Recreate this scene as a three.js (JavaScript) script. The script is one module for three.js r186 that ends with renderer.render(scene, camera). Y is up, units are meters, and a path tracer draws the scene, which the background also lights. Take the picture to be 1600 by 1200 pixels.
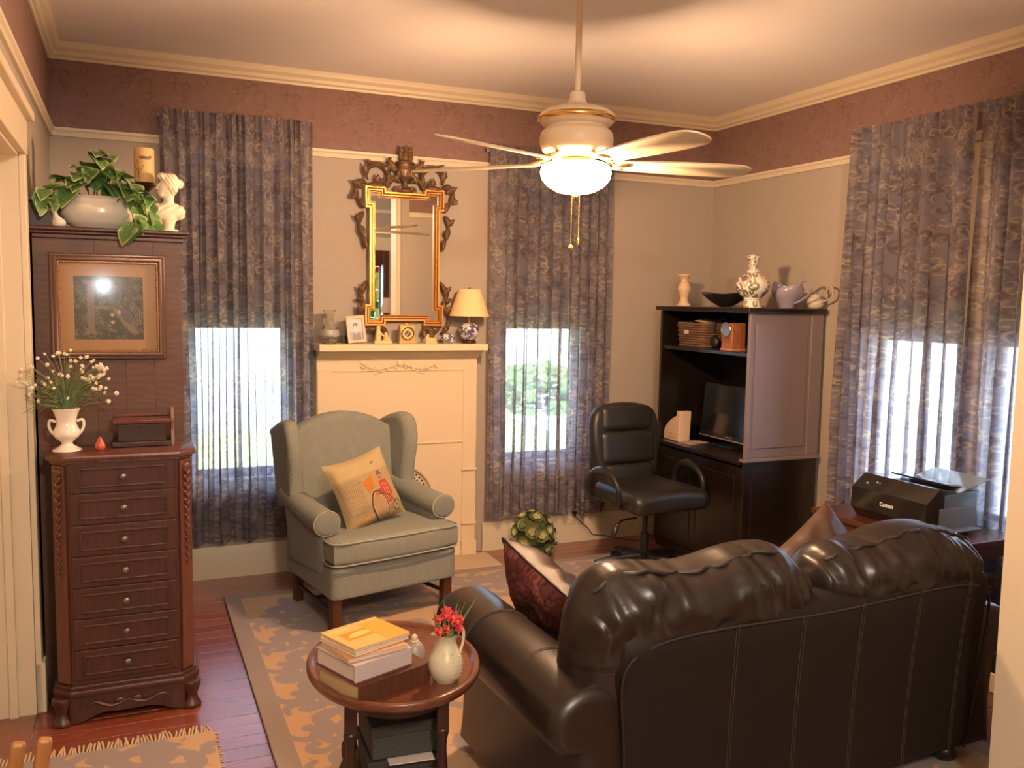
import * as THREE from 'three';
import { RoundedBoxGeometry } from 'three/addons/geometries/RoundedBoxGeometry.js';
import { TextGeometry } from 'three/addons/geometries/TextGeometry.js';
import { FontLoader } from 'three/addons/loaders/FontLoader.js';
import { mergeGeometries, mergeVertices, toCreasedNormals } from 'three/addons/utils/BufferGeometryUtils.js';
import { MarchingCubes } from 'three/addons/objects/MarchingCubes.js';
import { ImprovedNoise } from 'three/addons/math/ImprovedNoise.js';
import { Sky } from 'three/addons/objects/Sky.js';

// ---------------------------------------------------------------- camera
const scene = new THREE.Scene();
const camera = new THREE.PerspectiveCamera(46.84, 4 / 3, 0.05, 200);
{
  const pitch = 0.0947, yaw = 0.4081, roll = 0.0172;
  const f = new THREE.Vector3(Math.sin(yaw) * Math.cos(pitch), -Math.sin(pitch), -Math.cos(yaw) * Math.cos(pitch));
  const r = new THREE.Vector3(Math.cos(yaw), 0, Math.sin(yaw)), u = r.clone().cross(f);
  const r2 = r.clone().multiplyScalar(Math.cos(roll)).addScaledVector(u, Math.sin(roll));
  const u2 = u.clone().multiplyScalar(Math.cos(roll)).addScaledVector(r, -Math.sin(roll));
  camera.quaternion.setFromRotationMatrix(new THREE.Matrix4().makeBasis(r2, u2, f.clone().negate()));
  camera.position.set(0.358, 1.62, 5.226);
  scene.add(camera);
}
// ---------------------------------------------------------------- sky, sun, exposure
const renderer = new THREE.WebGLRenderer({ antialias: true });
renderer.toneMapping = THREE.LinearToneMapping;
renderer.toneMappingExposure = 1.04;
renderer.shadowMap.enabled = true;
scene.background = new THREE.Color().setRGB(7.5, 10, 13.8);
const sun = new THREE.DirectionalLight(new THREE.Color().setRGB(1, 0.95, 0.86), 26);
sun.position.set(6, 22, 9); sun.target.position.set(2, 0, -2);
sun.castShadow = true; sun.shadow.mapSize.set(2048, 2048);
Object.assign(sun.shadow.camera, { left: -25, right: 25, top: 25, bottom: -25, near: 1, far: 70 });
scene.add(sun, sun.target);

// the ceiling fan's lamp and two added lamps behind the camera: fill, glint
const FAN = [2.0, 2.03];
const fanLight = new THREE.PointLight(new THREE.Color().setRGB(1, 0.6, 0.34), 13, 0, 2);
fanLight.position.set(FAN[0], 2.1, FAN[1]); fanLight.castShadow = true; fanLight.shadow.radius = 3;
scene.add(fanLight);
const addedFillLight = new THREE.PointLight(new THREE.Color().setRGB(1, 0.84, 0.68), 18, 0, 2);  // unseen lamp, added as fill light
addedFillLight.position.set(0.9, 2.62, 5.9); addedFillLight.castShadow = true; addedFillLight.shadow.radius = 6;
scene.add(addedFillLight);
const addedGlintLight = new THREE.PointLight(new THREE.Color().setRGB(0.8, 0.9, 1), 0.5, 0, 2);  // unseen bulb, added for the glint in the picture glass
addedGlintLight.position.set(0.138, 1.685, 6.86); addedGlintLight.castShadow = true;
scene.add(addedGlintLight);

// ---------------------------------------------------------------- helpers
let seedState = 12345;
const rnd = () => { seedState |= 0; seedState = (seedState + 0x6d2b79f5) | 0; let t = Math.imul(seedState ^ (seedState >>> 15), 1 | seedState); t = (t + Math.imul(t ^ (t >>> 7), 61 | t)) ^ t; return ((t ^ (t >>> 14)) >>> 0) / 4294967296; };
const seed = (n) => { seedState = n * 7919 + 13; };
const rr = (a, b) => a + (b - a) * rnd();
const noise = new ImprovedNoise();
const V = (x, y, z) => new THREE.Vector3(x, y, z);
const PI = Math.PI, sin = Math.sin, cos = Math.cos;
const clamp = (x, a, b) => Math.min(b, Math.max(a, x));
const lerp = (a, b, t) => a + (b - a) * t;

function prep(g) {
  g = g.index ? g.toNonIndexed() : g;
  for (const k of Object.keys(g.attributes)) if (!['position', 'normal', 'uv'].includes(k)) g.deleteAttribute(k);
  if (!g.attributes.normal) g.computeVertexNormals();
  if (!g.attributes.uv) g.setAttribute('uv', new THREE.BufferAttribute(new Float32Array(g.attributes.position.count * 2), 2));
  g.clearGroups(); g.morphAttributes = {};
  return g;
}
const merge = (list) => { const a = list.flat(9).filter(Boolean).map(prep); return a.length === 1 ? a[0] : mergeGeometries(a); };
function boxUV(g, k = 1, ox = 0, oy = 0) {           // uv in metres, from the dominant axis of each face
  g = prep(g);
  const p = g.attributes.position, uv = g.attributes.uv, A = V(), B = V(), C = V();
  for (let i = 0; i < p.count; i += 3) {
    A.fromBufferAttribute(p, i); B.fromBufferAttribute(p, i + 1); C.fromBufferAttribute(p, i + 2);
    const n = B.clone().sub(A).cross(C.clone().sub(A)), x = Math.abs(n.x), y = Math.abs(n.y), z = Math.abs(n.z);
    [A, B, C].forEach((q, j) => { const c = x > y && x > z ? [q.z, q.y] : y > z ? [q.x, q.z] : [q.x, q.y]; uv.setXY(i + j, c[0] * k + ox, c[1] * k + oy); });
  }
  return g;
}
const swapUV = (g) => { g = prep(g); const u = g.attributes.uv; for (let i = 0; i < u.count; i++) u.setXY(i, u.getY(i), u.getX(i)); return g; };
function at(g, x = 0, y = 0, z = 0, rx = 0, ry = 0, rz = 0, s = 1) {
  const m = new THREE.Matrix4().compose(V(x, y, z), new THREE.Quaternion().setFromEuler(new THREE.Euler(rx, ry, rz)), Array.isArray(s) ? V(...s) : V(s, s, s));
  return g.applyMatrix4(m);
}
function bx(w, h, d, x = 0, y = 0, z = 0, r = 0.004, s = 2) {       // box with rounded edges, centred at x y z
  r = Math.min(r, w / 2.05, h / 2.05, d / 2.05);
  return boxUV(at(new RoundedBoxGeometry(w, h, d, s, r), x, y, z));
}
const span = (x0, x1, y0, y1, z0, z1, r) => bx(x1 - x0, y1 - y0, z1 - z0, (x0 + x1) / 2, (y0 + y1) / 2, (z0 + z1) / 2, r);
function plain(x0, x1, y0, y1, z0, z1) { return boxUV(at(new THREE.BoxGeometry(x1 - x0, y1 - y0, z1 - z0), (x0 + x1) / 2, (y0 + y1) / 2, (z0 + z1) / 2)); }
const cyl = (r0, r1, h, x = 0, y = 0, z = 0, n = 24) => at(new THREE.CylinderGeometry(r1, r0, h, n), x, y + h / 2, z);   // r0 bottom, r1 top
const ball = (r, x, y, z, sx = 1, sy = 1, sz = 1, n = 16) => at(new THREE.SphereGeometry(r, n, Math.ceil(n * 0.7)), x, y, z, 0, 0, 0, [sx, sy, sz]);
const lathe = (pts, n = 32, smooth = true) => {
  let q = pts.map((p) => new THREE.Vector2(p[0], p[1]));
  if (smooth) q = new THREE.SplineCurve(q).getPoints(pts.length * 5);
  q.forEach((p) => { p.x = Math.max(p.x, 0.0001); });
  return new THREE.LatheGeometry(q, n);
};
function tube(pts, r, seg = 0, n = 8, closed = false) {             // r: number or function of t
  const c = new THREE.CatmullRomCurve3(pts.map((p) => (p.isVector3 ? p : V(...p))), closed, 'centripetal');
  seg = seg || pts.length * 5;
  if (typeof r === 'number') { const g = new THREE.TubeGeometry(c, seg, r, n, closed); return closed ? g : merge([g, ball(r, ...c.getPoint(0).toArray(), 1, 1, 1, 8), ball(r, ...c.getPoint(1).toArray(), 1, 1, 1, 8)]); }
  const g = new THREE.TubeGeometry(c, seg, 1, n, closed), p = g.attributes.position;
  for (let i = 0; i <= seg; i++) {
    const o = c.getPointAt(i / seg), k = r(i / seg);
    for (let j = 0; j <= n; j++) { const a = i * (n + 1) + j; p.setXYZ(a, o.x + (p.getX(a) - o.x) * k, o.y + (p.getY(a) - o.y) * k, o.z + (p.getZ(a) - o.z) * k); }
  }
  g.computeVertexNormals(); return g;
}
const shape = (pts, smooth) => { const s = new THREE.Shape(); if (smooth) { s.moveTo(...pts[0]); s.splineThru(pts.slice(1).concat([pts[0]]).map((p) => new THREE.Vector2(...p))); } else { s.moveTo(...pts[0]); pts.slice(1).forEach((p) => s.lineTo(...p)); s.closePath(); } return s; };
function ext(sh, depth, bevel = 0, seg = 3, curve = 10, crease = 0.7) {   // extrusion along +z, total thickness = depth, from z 0
  const g = new THREE.ExtrudeGeometry(sh, { depth: Math.max(depth - 2 * bevel, 0.0002), bevelEnabled: bevel > 0, bevelThickness: bevel, bevelSize: bevel, bevelOffset: -bevel, bevelSegments: seg, curveSegments: curve });
  g.translate(0, 0, bevel);
  g.deleteAttribute('uv'); g.deleteAttribute('normal');
  return boxUV(toCreasedNormals(mergeVertices(g, 1e-5), crease));
}
function softBox(w, h, d, r, seg = 10, fn = null) {                 // upholstery: a rounded box whose every vertex may be moved
  const g = new THREE.BoxGeometry(w, h, d, seg, seg, seg), p = g.attributes.position, q = V();
  const m = [w, h, d].map((s) => Math.max(s / 2 - r, 0.0001));
  for (let i = 0; i < p.count; i++) {
    q.fromBufferAttribute(p, i);
    // crowd vertices towards the edges so that the rounding is sampled
    const e = q.toArray().map((c, k) => { const H = [w, h, d][k] / 2, t = c / H; return H * Math.sign(t) * Math.pow(Math.abs(t), 0.62); });
    const c = V(clamp(e[0], -m[0], m[0]), clamp(e[1], -m[1], m[1]), clamp(e[2], -m[2], m[2])), dd = V(...e).sub(c);
    if (dd.lengthSq() > 1e-12) c.addScaledVector(dd.normalize(), r);
    if (fn) fn(c);
    p.setXYZ(i, c.x, c.y, c.z);
  }
  g.deleteAttribute('normal'); g.deleteAttribute('uv');
  const o = mergeVertices(g, 1e-5); o.computeVertexNormals();
  return boxUV(o);
}
function grid(nu, nv, fn, closedU = false) {                          // parametric sheet, fn(u, v) -> [x, y, z, uvx, uvy]
  const pos = [], uv = [], idx = [];
  for (let j = 0; j <= nv; j++) for (let i = 0; i <= nu; i++) { const q = fn(i / nu, j / nv); pos.push(q[0], q[1], q[2]); uv.push(q[3] ?? i / nu, q[4] ?? j / nv); }
  for (let j = 0; j < nv; j++) for (let i = 0; i < nu; i++) { const a = j * (nu + 1) + i, b = a + 1, c = a + nu + 1, d = c + 1; idx.push(a, b, d, a, d, c); }
  const g = new THREE.BufferGeometry();
  g.setAttribute('position', new THREE.Float32BufferAttribute(pos, 3)); g.setAttribute('uv', new THREE.Float32BufferAttribute(uv, 2)); g.setIndex(idx);
  g.computeVertexNormals(); return g;
}
function pillowHalf(w, h, t, side, n = 26, pinch = 0.07, wr = 0.004, sd = 0) {   // half of a throw pillow, uv 0..1 over its face
  return grid(n, n, (a, b) => {
    const u = a * 2 - 1, v = b * 2 - 1, k = Math.pow(Math.max(0, (1 - u ** 4) * (1 - v ** 4)), 0.55);
    const x = (w / 2) * u * (1 - pinch * (1 - v * v) * u * u), y = (h / 2) * v * (1 - pinch * (1 - u * u) * v * v);
    const z = side * ((t / 2) * k * (1 - 0.25 * (u * u + v * v) / 2) + wr * k * noise.noise(u * 3 + sd, v * 3, sd) * 2);
    return side > 0 ? [x, y, z, a, b] : [-x, y, z, a, b];
  });
}
const nameCount = {};
const numbered = (n) => { const k = nameCount[n] = (nameCount[n] ?? -1) + 1; return k ? `${n}_${String(k).padStart(3, '0')}` : n; };
function thing(name, label, category, p = [0, 0, 0], turn = 0, group) {
  const o = new THREE.Group(); o.name = numbered(name); o.position.set(...p); o.rotation.y = turn;
  o.userData = { label, category }; if (group) o.userData.group = group;
  scene.add(o); return o;
}
function obj(name, geos, mat, parent = scene) {
  const m = new THREE.Mesh(merge([geos]), mat); m.name = parent === scene ? numbered(name) : name;
  m.castShadow = m.receiveShadow = true; parent.add(m); return m;
}
function sub(name, geo, mat, parent) { const m = new THREE.Mesh(geo, mat); m.name = name; m.castShadow = m.receiveShadow = true; parent.add(m); return m; }   // shares its geometry
const tag = (o, label, category, group) => { o.userData.label = label; o.userData.category = category; if (group) o.userData.group = group; return o; };
function struct(name, geos, mat, parent = scene) { const m = new THREE.Mesh(merge([geos]), mat); m.name = name; m.castShadow = m.receiveShadow = true; if (parent === scene) m.userData.kind = 'structure'; parent.add(m); return m; }

// ---------------------------------------------------------------- textures
function canvasTex(w, h, draw, { rep = [1, 1], srgb = true, wrap = true } = {}) {
  const c = document.createElement('canvas'); c.width = w; c.height = h; draw(c.getContext('2d'), w, h);
  const t = new THREE.CanvasTexture(c); if (srgb) t.colorSpace = THREE.SRGBColorSpace;
  if (wrap) t.wrapS = t.wrapT = THREE.RepeatWrapping; t.repeat.set(...rep); return t;
}
function dataTex(n, fn, { rep = [1, 1], srgb = true } = {}) {          // fn(u, v) -> [r, g, b] 0..255 or a grey
  const d = new Uint8Array(n * n * 4);
  for (let j = 0; j < n; j++) for (let i = 0; i < n; i++) { const c = fn(i / n, j / n), o = (j * n + i) * 4; if (typeof c === 'number') d[o] = d[o + 1] = d[o + 2] = clamp(c, 0, 255); else { d[o] = clamp(c[0], 0, 255); d[o + 1] = clamp(c[1], 0, 255); d[o + 2] = clamp(c[2], 0, 255); } d[o + 3] = 255; }
  const t = new THREE.DataTexture(d, n, n); t.magFilter = THREE.LinearFilter; t.minFilter = THREE.LinearMipmapLinearFilter; t.generateMipmaps = true;
  t.wrapS = t.wrapT = THREE.RepeatWrapping; t.repeat.set(...rep); if (srgb) t.colorSpace = THREE.SRGBColorSpace; t.needsUpdate = true; return t;
}
// noise that repeats over the unit square
const tn = (u, v, f, s = 0) => { const a = u * 2 * PI, b = v * 2 * PI, k = f / (2 * PI); return noise.noise(cos(a) * k + s, sin(a) * k + cos(b) * k * 1.3, sin(b) * k * 1.3 + s * 1.7); };
const hash = (i, j) => { const s = sin(i * 127.1 + j * 311.7) * 43758.5453; return s - Math.floor(s); };
// acanthus scroll: a spiral stroke with leaves, for the rugs, the curtains and the wall paper
function scroll(c, x, y, size, ang, dir, w) {
  c.save(); c.translate(x, y); c.rotate(ang); c.scale(1, dir);
  const Q = (t) => { const a = t * 4.6, r = size * (1 - t * 0.82) * 0.5; return [r * cos(a), r * sin(a), a]; };
  c.beginPath();
  const n = 22, hw = (i) => 0.5 * w * (0.3 + 0.95 * sin(PI * Math.min(1, (i + 3) / (n + 4))));
  for (let i = 0; i <= n; i++) { const [x1, y1, k] = Q(i / n); c.lineTo(x1 + cos(k) * hw(i), y1 + sin(k) * hw(i)); }
  for (let i = n; i >= 0; i--) { const [x1, y1, k] = Q(i / n); c.lineTo(x1 - cos(k) * hw(i), y1 - sin(k) * hw(i)); }
  c.closePath(); c.fill();
  for (let i = 0; i < 5; i++) { const t = i / 6, [px, py, k] = Q(t), q = k + 0.5, l = size * 0.24 * (1 - t * 0.5), e = w * 0.75; c.beginPath(); c.moveTo(px, py); c.quadraticCurveTo(px + cos(q + 0.5) * l * 0.6, py + sin(q + 0.5) * l * 0.6, px + cos(q + 0.15) * l, py + sin(q + 0.15) * l); c.quadraticCurveTo(px + cos(q - 0.5) * l * 0.5, py + sin(q - 0.5) * l * 0.5, px + cos(k + PI / 2) * e, py + sin(k + PI / 2) * e); c.closePath(); c.fill(); }
  const [ex, ey] = Q(1); c.beginPath(); c.arc(ex, ey, w * 0.7, 0, 7); c.fill();
  c.restore();
}
function wrapDraw(w, h, x, y, fn) { for (const dx of [-w, 0, w]) for (const dy of [-h, 0, h]) fn(x + dx, y + dy); }

const friezeTex = canvasTex(512, 512, (c, w, h) => {
  c.fillStyle = '#856860'; c.fillRect(0, 0, w, h); seed(3);
  for (let i = 0; i < 170; i++) { const x = rnd() * w, y = rnd() * h, a = rnd() * 7, d = rnd() < 0.5 ? 1 : -1, s = rr(34, 64); c.fillStyle = ['rgba(160,126,112,.34)', 'rgba(98,70,66,.34)', 'rgba(146,112,104,.34)'][i % 3]; wrapDraw(w, h, x, y, (X, Y) => scroll(c, X, Y, s, a, d, 5)); }
}, { rep: [1.7, 1.7] });
const curtainTex = canvasTex(640, 640, (c, w, h) => {
  c.fillStyle = '#918992'; c.fillRect(0, 0, w, h); seed(5);
  for (let i = 0; i < 300; i++) { const x = rnd() * w, y = rnd() * h, a = rnd() * 7, d = rnd() < 0.5 ? 1 : -1, s = rr(40, 84); c.strokeStyle = c.fillStyle = ['rgba(112,102,110,.5)', 'rgba(206,190,164,.55)', 'rgba(116,120,150,.45)', 'rgba(212,196,168,.4)', 'rgba(104,94,100,.5)'][i % 5]; wrapDraw(w, h, x, y, (X, Y) => scroll(c, X, Y, s, a, d, i % 5 === 1 || i % 5 === 3 ? 8 : 13)); }
}, { rep: [1.5, 1.5] });
const woodTex = dataTex(512, (u, v) => { const g = tn(u, v * 0.999, 5, 2) * 0.5 + 0.5, s = sin((u * 26 + g * 5 + tn(u, v, 2) * 3) * 2 * PI * 0.5); const f = (hash(Math.floor(u * 512), Math.floor(v * 40)) - 0.5) * 18; const k = 176 + s * 11 + g * 44 + f; return [k, k * 0.95, k * 0.9]; }, { rep: [2.5, 1.2] });
const floorTex = dataTex(512, (u, v) => { const g = tn(u, v, 4, 5) * 0.5 + 0.5, s = sin((v * 18 + tn(u, v, 3, 1) * 3.5) * 2 * PI); const f = (hash(Math.floor(u * 60), Math.floor(v * 512)) - 0.5) * 24; const k = 190 + s * 18 + g * 36 + f; return [k, k * 0.96, k * 0.92]; }, { rep: [0.8, 4] });
const leatherBump = dataTex(256, (u, v) => 128 + 70 * tn(u, v, 26, 3) + 40 * tn(u, v, 52, 9), { rep: [5, 5], srgb: false });
const wallBump = dataTex(256, (u, v) => 128 + 60 * tn(u, v, 30, 1) + (hash(u * 999, v * 777) - 0.5) * 30, { rep: [3, 3], srgb: false });
const weaveTex = dataTex(256, (u, v) => {                         // diamond lattice of small light dots
  const a = (u + v) * 10, b = (u - v) * 10, d = Math.hypot(a - Math.round(a), b - Math.round(b));
  const k = 205 + (d < 0.2 ? 42 : d < 0.34 ? -26 : 0) + (hash(u * 256, v * 256) - 0.5) * 26; return [k, k, k];
}, { rep: [5, 5] });
const paisleyTex = canvasTex(512, 512, (c, w, h) => {
  c.fillStyle = '#5a2a27'; c.fillRect(0, 0, w, h); seed(8);
  for (let i = 0; i < 200; i++) { const x = rnd() * w, y = rnd() * h, a = rnd() * 7, s = rr(30, 66); c.strokeStyle = c.fillStyle = ['rgba(150,92,74,.5)', 'rgba(60,20,22,.6)', 'rgba(128,64,56,.6)'][i % 3]; wrapDraw(w, h, x, y, (X, Y) => scroll(c, X, Y, s, a, 1, 11)); }
});
const blueWhite = canvasTex(512, 256, (c, w, h) => {
  c.fillStyle = '#d9d4cf'; c.fillRect(0, 0, w, h); seed(9);
  for (let i = 0; i < 190; i++) { const x = rnd() * w, y = rnd() * h, a = rnd() * 7, s = rr(22, 46); c.strokeStyle = c.fillStyle = ['rgba(58,58,104,.8)', 'rgba(80,76,120,.75)', 'rgba(52,48,84,.8)'][i % 3]; wrapDraw(w, h, x, y, (X, Y) => scroll(c, X, Y, s, a, 1, 8)); }
});
const chinaTex = canvasTex(512, 512, (c, w, h) => {
  c.fillStyle = '#e6dccb'; c.fillRect(0, 0, w, h); seed(11);
  for (let i = 0; i < 230; i++) { const x = rnd() * w, y = rnd() * h, a = rnd() * 7, s = rr(30, 60); c.strokeStyle = c.fillStyle = ['rgba(92,100,74,.75)', 'rgba(170,120,90,.4)', 'rgba(92,82,92,.65)', 'rgba(110,120,90,.7)'][i % 4]; wrapDraw(w, h, x, y, (X, Y) => scroll(c, X, Y, s, a, 1, 10)); }
});

// ---------------------------------------------------------------- materials
const lin = (r, g, b) => new THREE.Color().setRGB(r, g, b);
const M = (color, roughness = 0.6, extra = {}) => new THREE.MeshStandardMaterial({ color: color.isColor ? color : new THREE.Color(color), roughness, ...extra });
const P = (color, roughness = 0.6, extra = {}) => new THREE.MeshPhysicalMaterial({ color: color.isColor ? color : new THREE.Color(color), roughness, ...extra });
const mat = {
  wall: M(lin(0.4, 0.34, 0.275), 0.85, { bumpMap: wallBump, bumpScale: 0.0015 }),
  frieze: M('#ffffff', 0.8, { map: friezeTex }),
  ceiling: M(lin(0.86, 0.81, 0.77), 0.9, { bumpMap: wallBump, bumpScale: 0.001 }),
  trim: M(lin(0.68, 0.58, 0.42), 0.45),
  mantel: M(lin(0.74, 0.59, 0.38), 0.5),
  hearth: M(lin(0.55, 0.4, 0.27), 0.5, { bumpMap: wallBump, bumpScale: 0.001 }),
  floors: [0, 1, 2].map((i) => P([lin(0.34, 0.085, 0.045), lin(0.38, 0.1, 0.05), lin(0.3, 0.072, 0.04)][i], 0.3, { map: floorTex, clearcoat: 0.8, clearcoatRoughness: 0.2 })),
  mahogany: P(lin(0.1, 0.032, 0.021), 0.42, { map: woodTex, clearcoat: 0.25, clearcoatRoughness: 0.3 }),
  mahoganyLight: P(lin(0.18, 0.062, 0.038), 0.4, { map: woodTex, clearcoat: 0.3, clearcoatRoughness: 0.3 }),
  panelWood: P(lin(0.17, 0.085, 0.058), 0.5, { map: woodTex, clearcoat: 0.15, clearcoatRoughness: 0.4 }),
  tableWood: P(lin(0.22, 0.075, 0.038), 0.28, { map: woodTex, clearcoat: 0.5, clearcoatRoughness: 0.15 }),
  darkWood: P(lin(0.055, 0.02, 0.013), 0.4, { map: woodTex, clearcoat: 0.2, clearcoatRoughness: 0.3 }),
  legWood: P(lin(0.13, 0.045, 0.024), 0.4, { map: woodTex }),
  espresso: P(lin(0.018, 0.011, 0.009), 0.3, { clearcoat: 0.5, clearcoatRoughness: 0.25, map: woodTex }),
  espressoGlare: P(lin(0.2, 0.15, 0.152), 0.4, { clearcoat: 1, clearcoatRoughness: 0.34 }),  // espresso lightened: reflected glare put into the base colour
  oak: P(lin(0.62, 0.3, 0.1), 0.45, { map: woodTex, clearcoat: 0.3 }),
  leather: P(lin(0.017, 0.0105, 0.0075), 0.38, { bumpMap: leatherBump, bumpScale: 0.0006, clearcoat: 0.3, clearcoatRoughness: 0.28 }),
  leatherTan: P(lin(0.07, 0.034, 0.02), 0.46, { bumpMap: leatherBump, bumpScale: 0.0006, clearcoat: 0.12, clearcoatRoughness: 0.3 }),
  stitch: M(lin(0.07, 0.04, 0.027), 0.7),
  paisley: M('#ffffff', 0.85, { map: paisleyTex }),
  blackLeather: P(lin(0.017, 0.016, 0.014), 0.42, { bumpMap: leatherBump, bumpScale: 0.0005, clearcoat: 0.15, clearcoatRoughness: 0.3 }),
  blackPlastic: M(lin(0.014, 0.014, 0.015), 0.3),
  fabric: P(lin(0.36, 0.37, 0.31), 0.9, { map: weaveTex, sheen: 0.25, sheenColor: lin(0.5, 0.5, 0.45), sheenRoughness: 0.6, bumpMap: weaveTex, bumpScale: 0.0012 }),
  piping: M(lin(0.3, 0.3, 0.25), 0.9),
  leatherPanel: P(lin(0.015, 0.0105, 0.008), 0.62, { bumpMap: leatherBump, bumpScale: 0.0006, specularIntensity: 0.45 }),
  china: P(lin(0.82, 0.76, 0.66), 0.16, { clearcoat: 1, clearcoatRoughness: 0.06 }),
  chinaMatte: P(lin(0.86, 0.74, 0.55), 0.35, { clearcoat: 0.4, clearcoatRoughness: 0.2 }),
  gold: M(lin(0.75, 0.36, 0.1), 0.32, { metalness: 0.75 }),
  goldDark: M(lin(0.16, 0.085, 0.035), 0.4, { metalness: 0.5 }),
  bronze: P(lin(0.2, 0.12, 0.065), 0.32, { metalness: 0.6, bumpMap: leatherBump, bumpScale: 0.0008 }),
  brass: M(lin(0.8, 0.55, 0.2), 0.25, { metalness: 1 }),
  pewter: M(lin(0.2, 0.18, 0.15), 0.35, { metalness: 0.9 }),
  chrome: M(lin(0.7, 0.7, 0.72), 0.2, { metalness: 1 }),
  mirror: M(lin(0.86, 0.86, 0.84), 0.015, { metalness: 1 }),
  glass: P('#ffffff', 0.02, { transmission: 1, thickness: 0, ior: 1.45 }),
  clearGlass: P(lin(0.9, 0.94, 0.92), 0.03, { transmission: 1, thickness: 0.004, ior: 1.3 }),
  fanCream: M(lin(0.72, 0.58, 0.4), 0.4),
  bladeCream: M(lin(0.75, 0.62, 0.42), 0.35),
  shade: P(lin(0.85, 0.62, 0.3), 0.9, { transmission: 0.35, thickness: 0 }),
  blind: M(lin(0.3, 0.27, 0.25), 0.8),
  windowPaint: M(lin(0.55, 0.58, 0.6), 0.5),
  pageWhite: M(lin(0.55, 0.49, 0.42), 0.8),
  pageTan: M(lin(0.5, 0.37, 0.2), 0.8),
  white: M(lin(0.8, 0.78, 0.74), 0.5),
};
const clonePlain = (m, o) => Object.assign(m.clone(), o);
mat.curtain = P(lin(1, 1, 1), 1, { map: curtainTex, transmission: 0.42, thickness: 0, transparent: true, opacity: 0.8, side: THREE.DoubleSide, specularIntensity: 0.2 });

// ================================================================ THE ROOM
const W = 4.131, D = 3.42, CE = 2.885, T = 0.2;
const hole = (x0, y0, x1, y1) => { const p = new THREE.Path(); p.moveTo(x0, y0); p.lineTo(x1, y0); p.lineTo(x1, y1); p.lineTo(x0, y1); p.closePath(); return p; };
function wallShape(L, H, holes) { const s = shape([[0, 0], [L, 0], [L, H], [0, H]]); holes.forEach((h) => s.holes.push(hole(...h))); return s; }
const RAILT = 2.464, RAILB = 2.422, CROWNB = 2.806;
const winB = [[0.63, 1.235], [2.535, 3.14]], winR = [[1.46, 2.1], [2.2, 2.84]], WY0 = 0.54, WY1 = 2.36;
// each wall in its own frame: x along the wall, y up, z towards the room
const wallGroup = (x, z, ry, g) => at(g, x, 0, z, 0, ry, 0);
const back = (g) => g, right = (g) => wallGroup(W, 0, -PI / 2, g), left = (g) => wallGroup(0, D, PI / 2, g), south = (g) => wallGroup(W, D, PI, g);
const wb = struct('wall_back', at(ext(wallShape(W + 2 * T, CE, winB.map(([a, b]) => [a + T, WY0, b + T, WY1])), T, 0), -T, 0, -T), mat.wall);
const wr = struct('wall_right', right(at(ext(wallShape(D + 0.14, CE, winR.map(([a, b]) => [a, WY0, b, WY1])), T, 0), 0, 0, -T)), mat.wall);
const wl = struct('wall_left', left(at(ext(wallShape(D + 0.14, CE, [[D - 2.75, 0.001, D - 1.5, 2.12]]), T, 0), -0.14, 0, -T).translate(0.14, 0, 0)), mat.wall);
const ws = struct('wall_front', south(at(ext(wallShape(W + 2 * T, CE + 0.5, [[W - 2.8 + T, 0.001, W - 0.02 + T, 2.62]]), 0.14, 0), -T, 0, -0.14)), mat.wall);
for (const [w, f, L] of [[wb, back, W], [wr, right, D], [wl, left, D], [ws, south, W]]) {
  struct('frieze', f(w === ws ? merge([plain(0, W - 2.93, RAILT - 0.01, CROWNB + 0.01, 0, 0.003), plain(W - 2.93, W, 2.68, CROWNB + 0.01, 0, 0.003)]) : plain(0, L, RAILT - 0.01, CROWNB + 0.01, 0, 0.003)), mat.frieze, w);
}
struct('ceiling', plain(-T, W + T, CE, CE + 0.15, -T, D + 0.0), mat.ceiling);
// crown, picture rail, baseboard
const crownP = [[0, CROWNB], [0.012, CROWNB], [0.016, CROWNB + 0.012], [0.03, CROWNB + 0.02], [0.036, CROWNB + 0.036], [0.055, CROWNB + 0.052], [0.06, CROWNB + 0.066], [0.068, CE], [0, CE]];
const railP = [[0, RAILB], [0.014, RAILB], [0.018, RAILB + 0.012], [0.014, RAILB + 0.022], [0.024, RAILB + 0.03], [0.026, RAILT], [0, RAILT]];
const baseP = [[0, 0], [0.02, 0], [0.02, 0.15], [0.014, 0.17], [0.01, 0.185], [0, 0.185]];
const mould = (p, L) => at(ext(shape(p), L, 0, 1, 4, 0.4), 0, 0, 0, 0, PI / 2, 0).translate(0, 0, 0);
const mouldAlong = (p, L) => { const g = ext(shape(p), L, 0, 1, 4, 0.35); g.applyMatrix4(new THREE.Matrix4().set(0, 0, 1, 0, 0, 1, 0, 0, 1, 0, 0, 0, 0, 0, 0, 1)); const q = g.attributes.position, n = g.attributes.normal, u = g.attributes.uv; for (const a of [q, n, u]) for (let i = 0; i < a.count; i += 3) for (let k = 0; k < a.itemSize; k++) { const s = a.array[(i + 1) * a.itemSize + k]; a.array[(i + 1) * a.itemSize + k] = a.array[(i + 2) * a.itemSize + k]; a.array[(i + 2) * a.itemSize + k] = s; } return g; };
let trimN = 0;
for (const [f, L, side] of [[back, W, 'back'], [right, D, 'right'], [left, D, 'left'], [south, W, 'front']]) {
  struct('trim_' + (++trimN), f(mouldAlong(crownP, L)), mat.trim);
  if (side === 'left') struct('trim_' + (++trimN), left(mouldAlong(railP, D)), mat.trim); else struct('trim_' + (++trimN), f(mouldAlong(railP, side === 'front' ? W - 2.93 : L)), mat.trim);
}
struct('baseboard_back', [mouldAlong(baseP, 1.33), at(mouldAlong(baseP, W - 2.42), 2.42)], mat.trim);
struct('baseboard_right', right(mouldAlong(baseP, D)), mat.trim);
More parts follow.
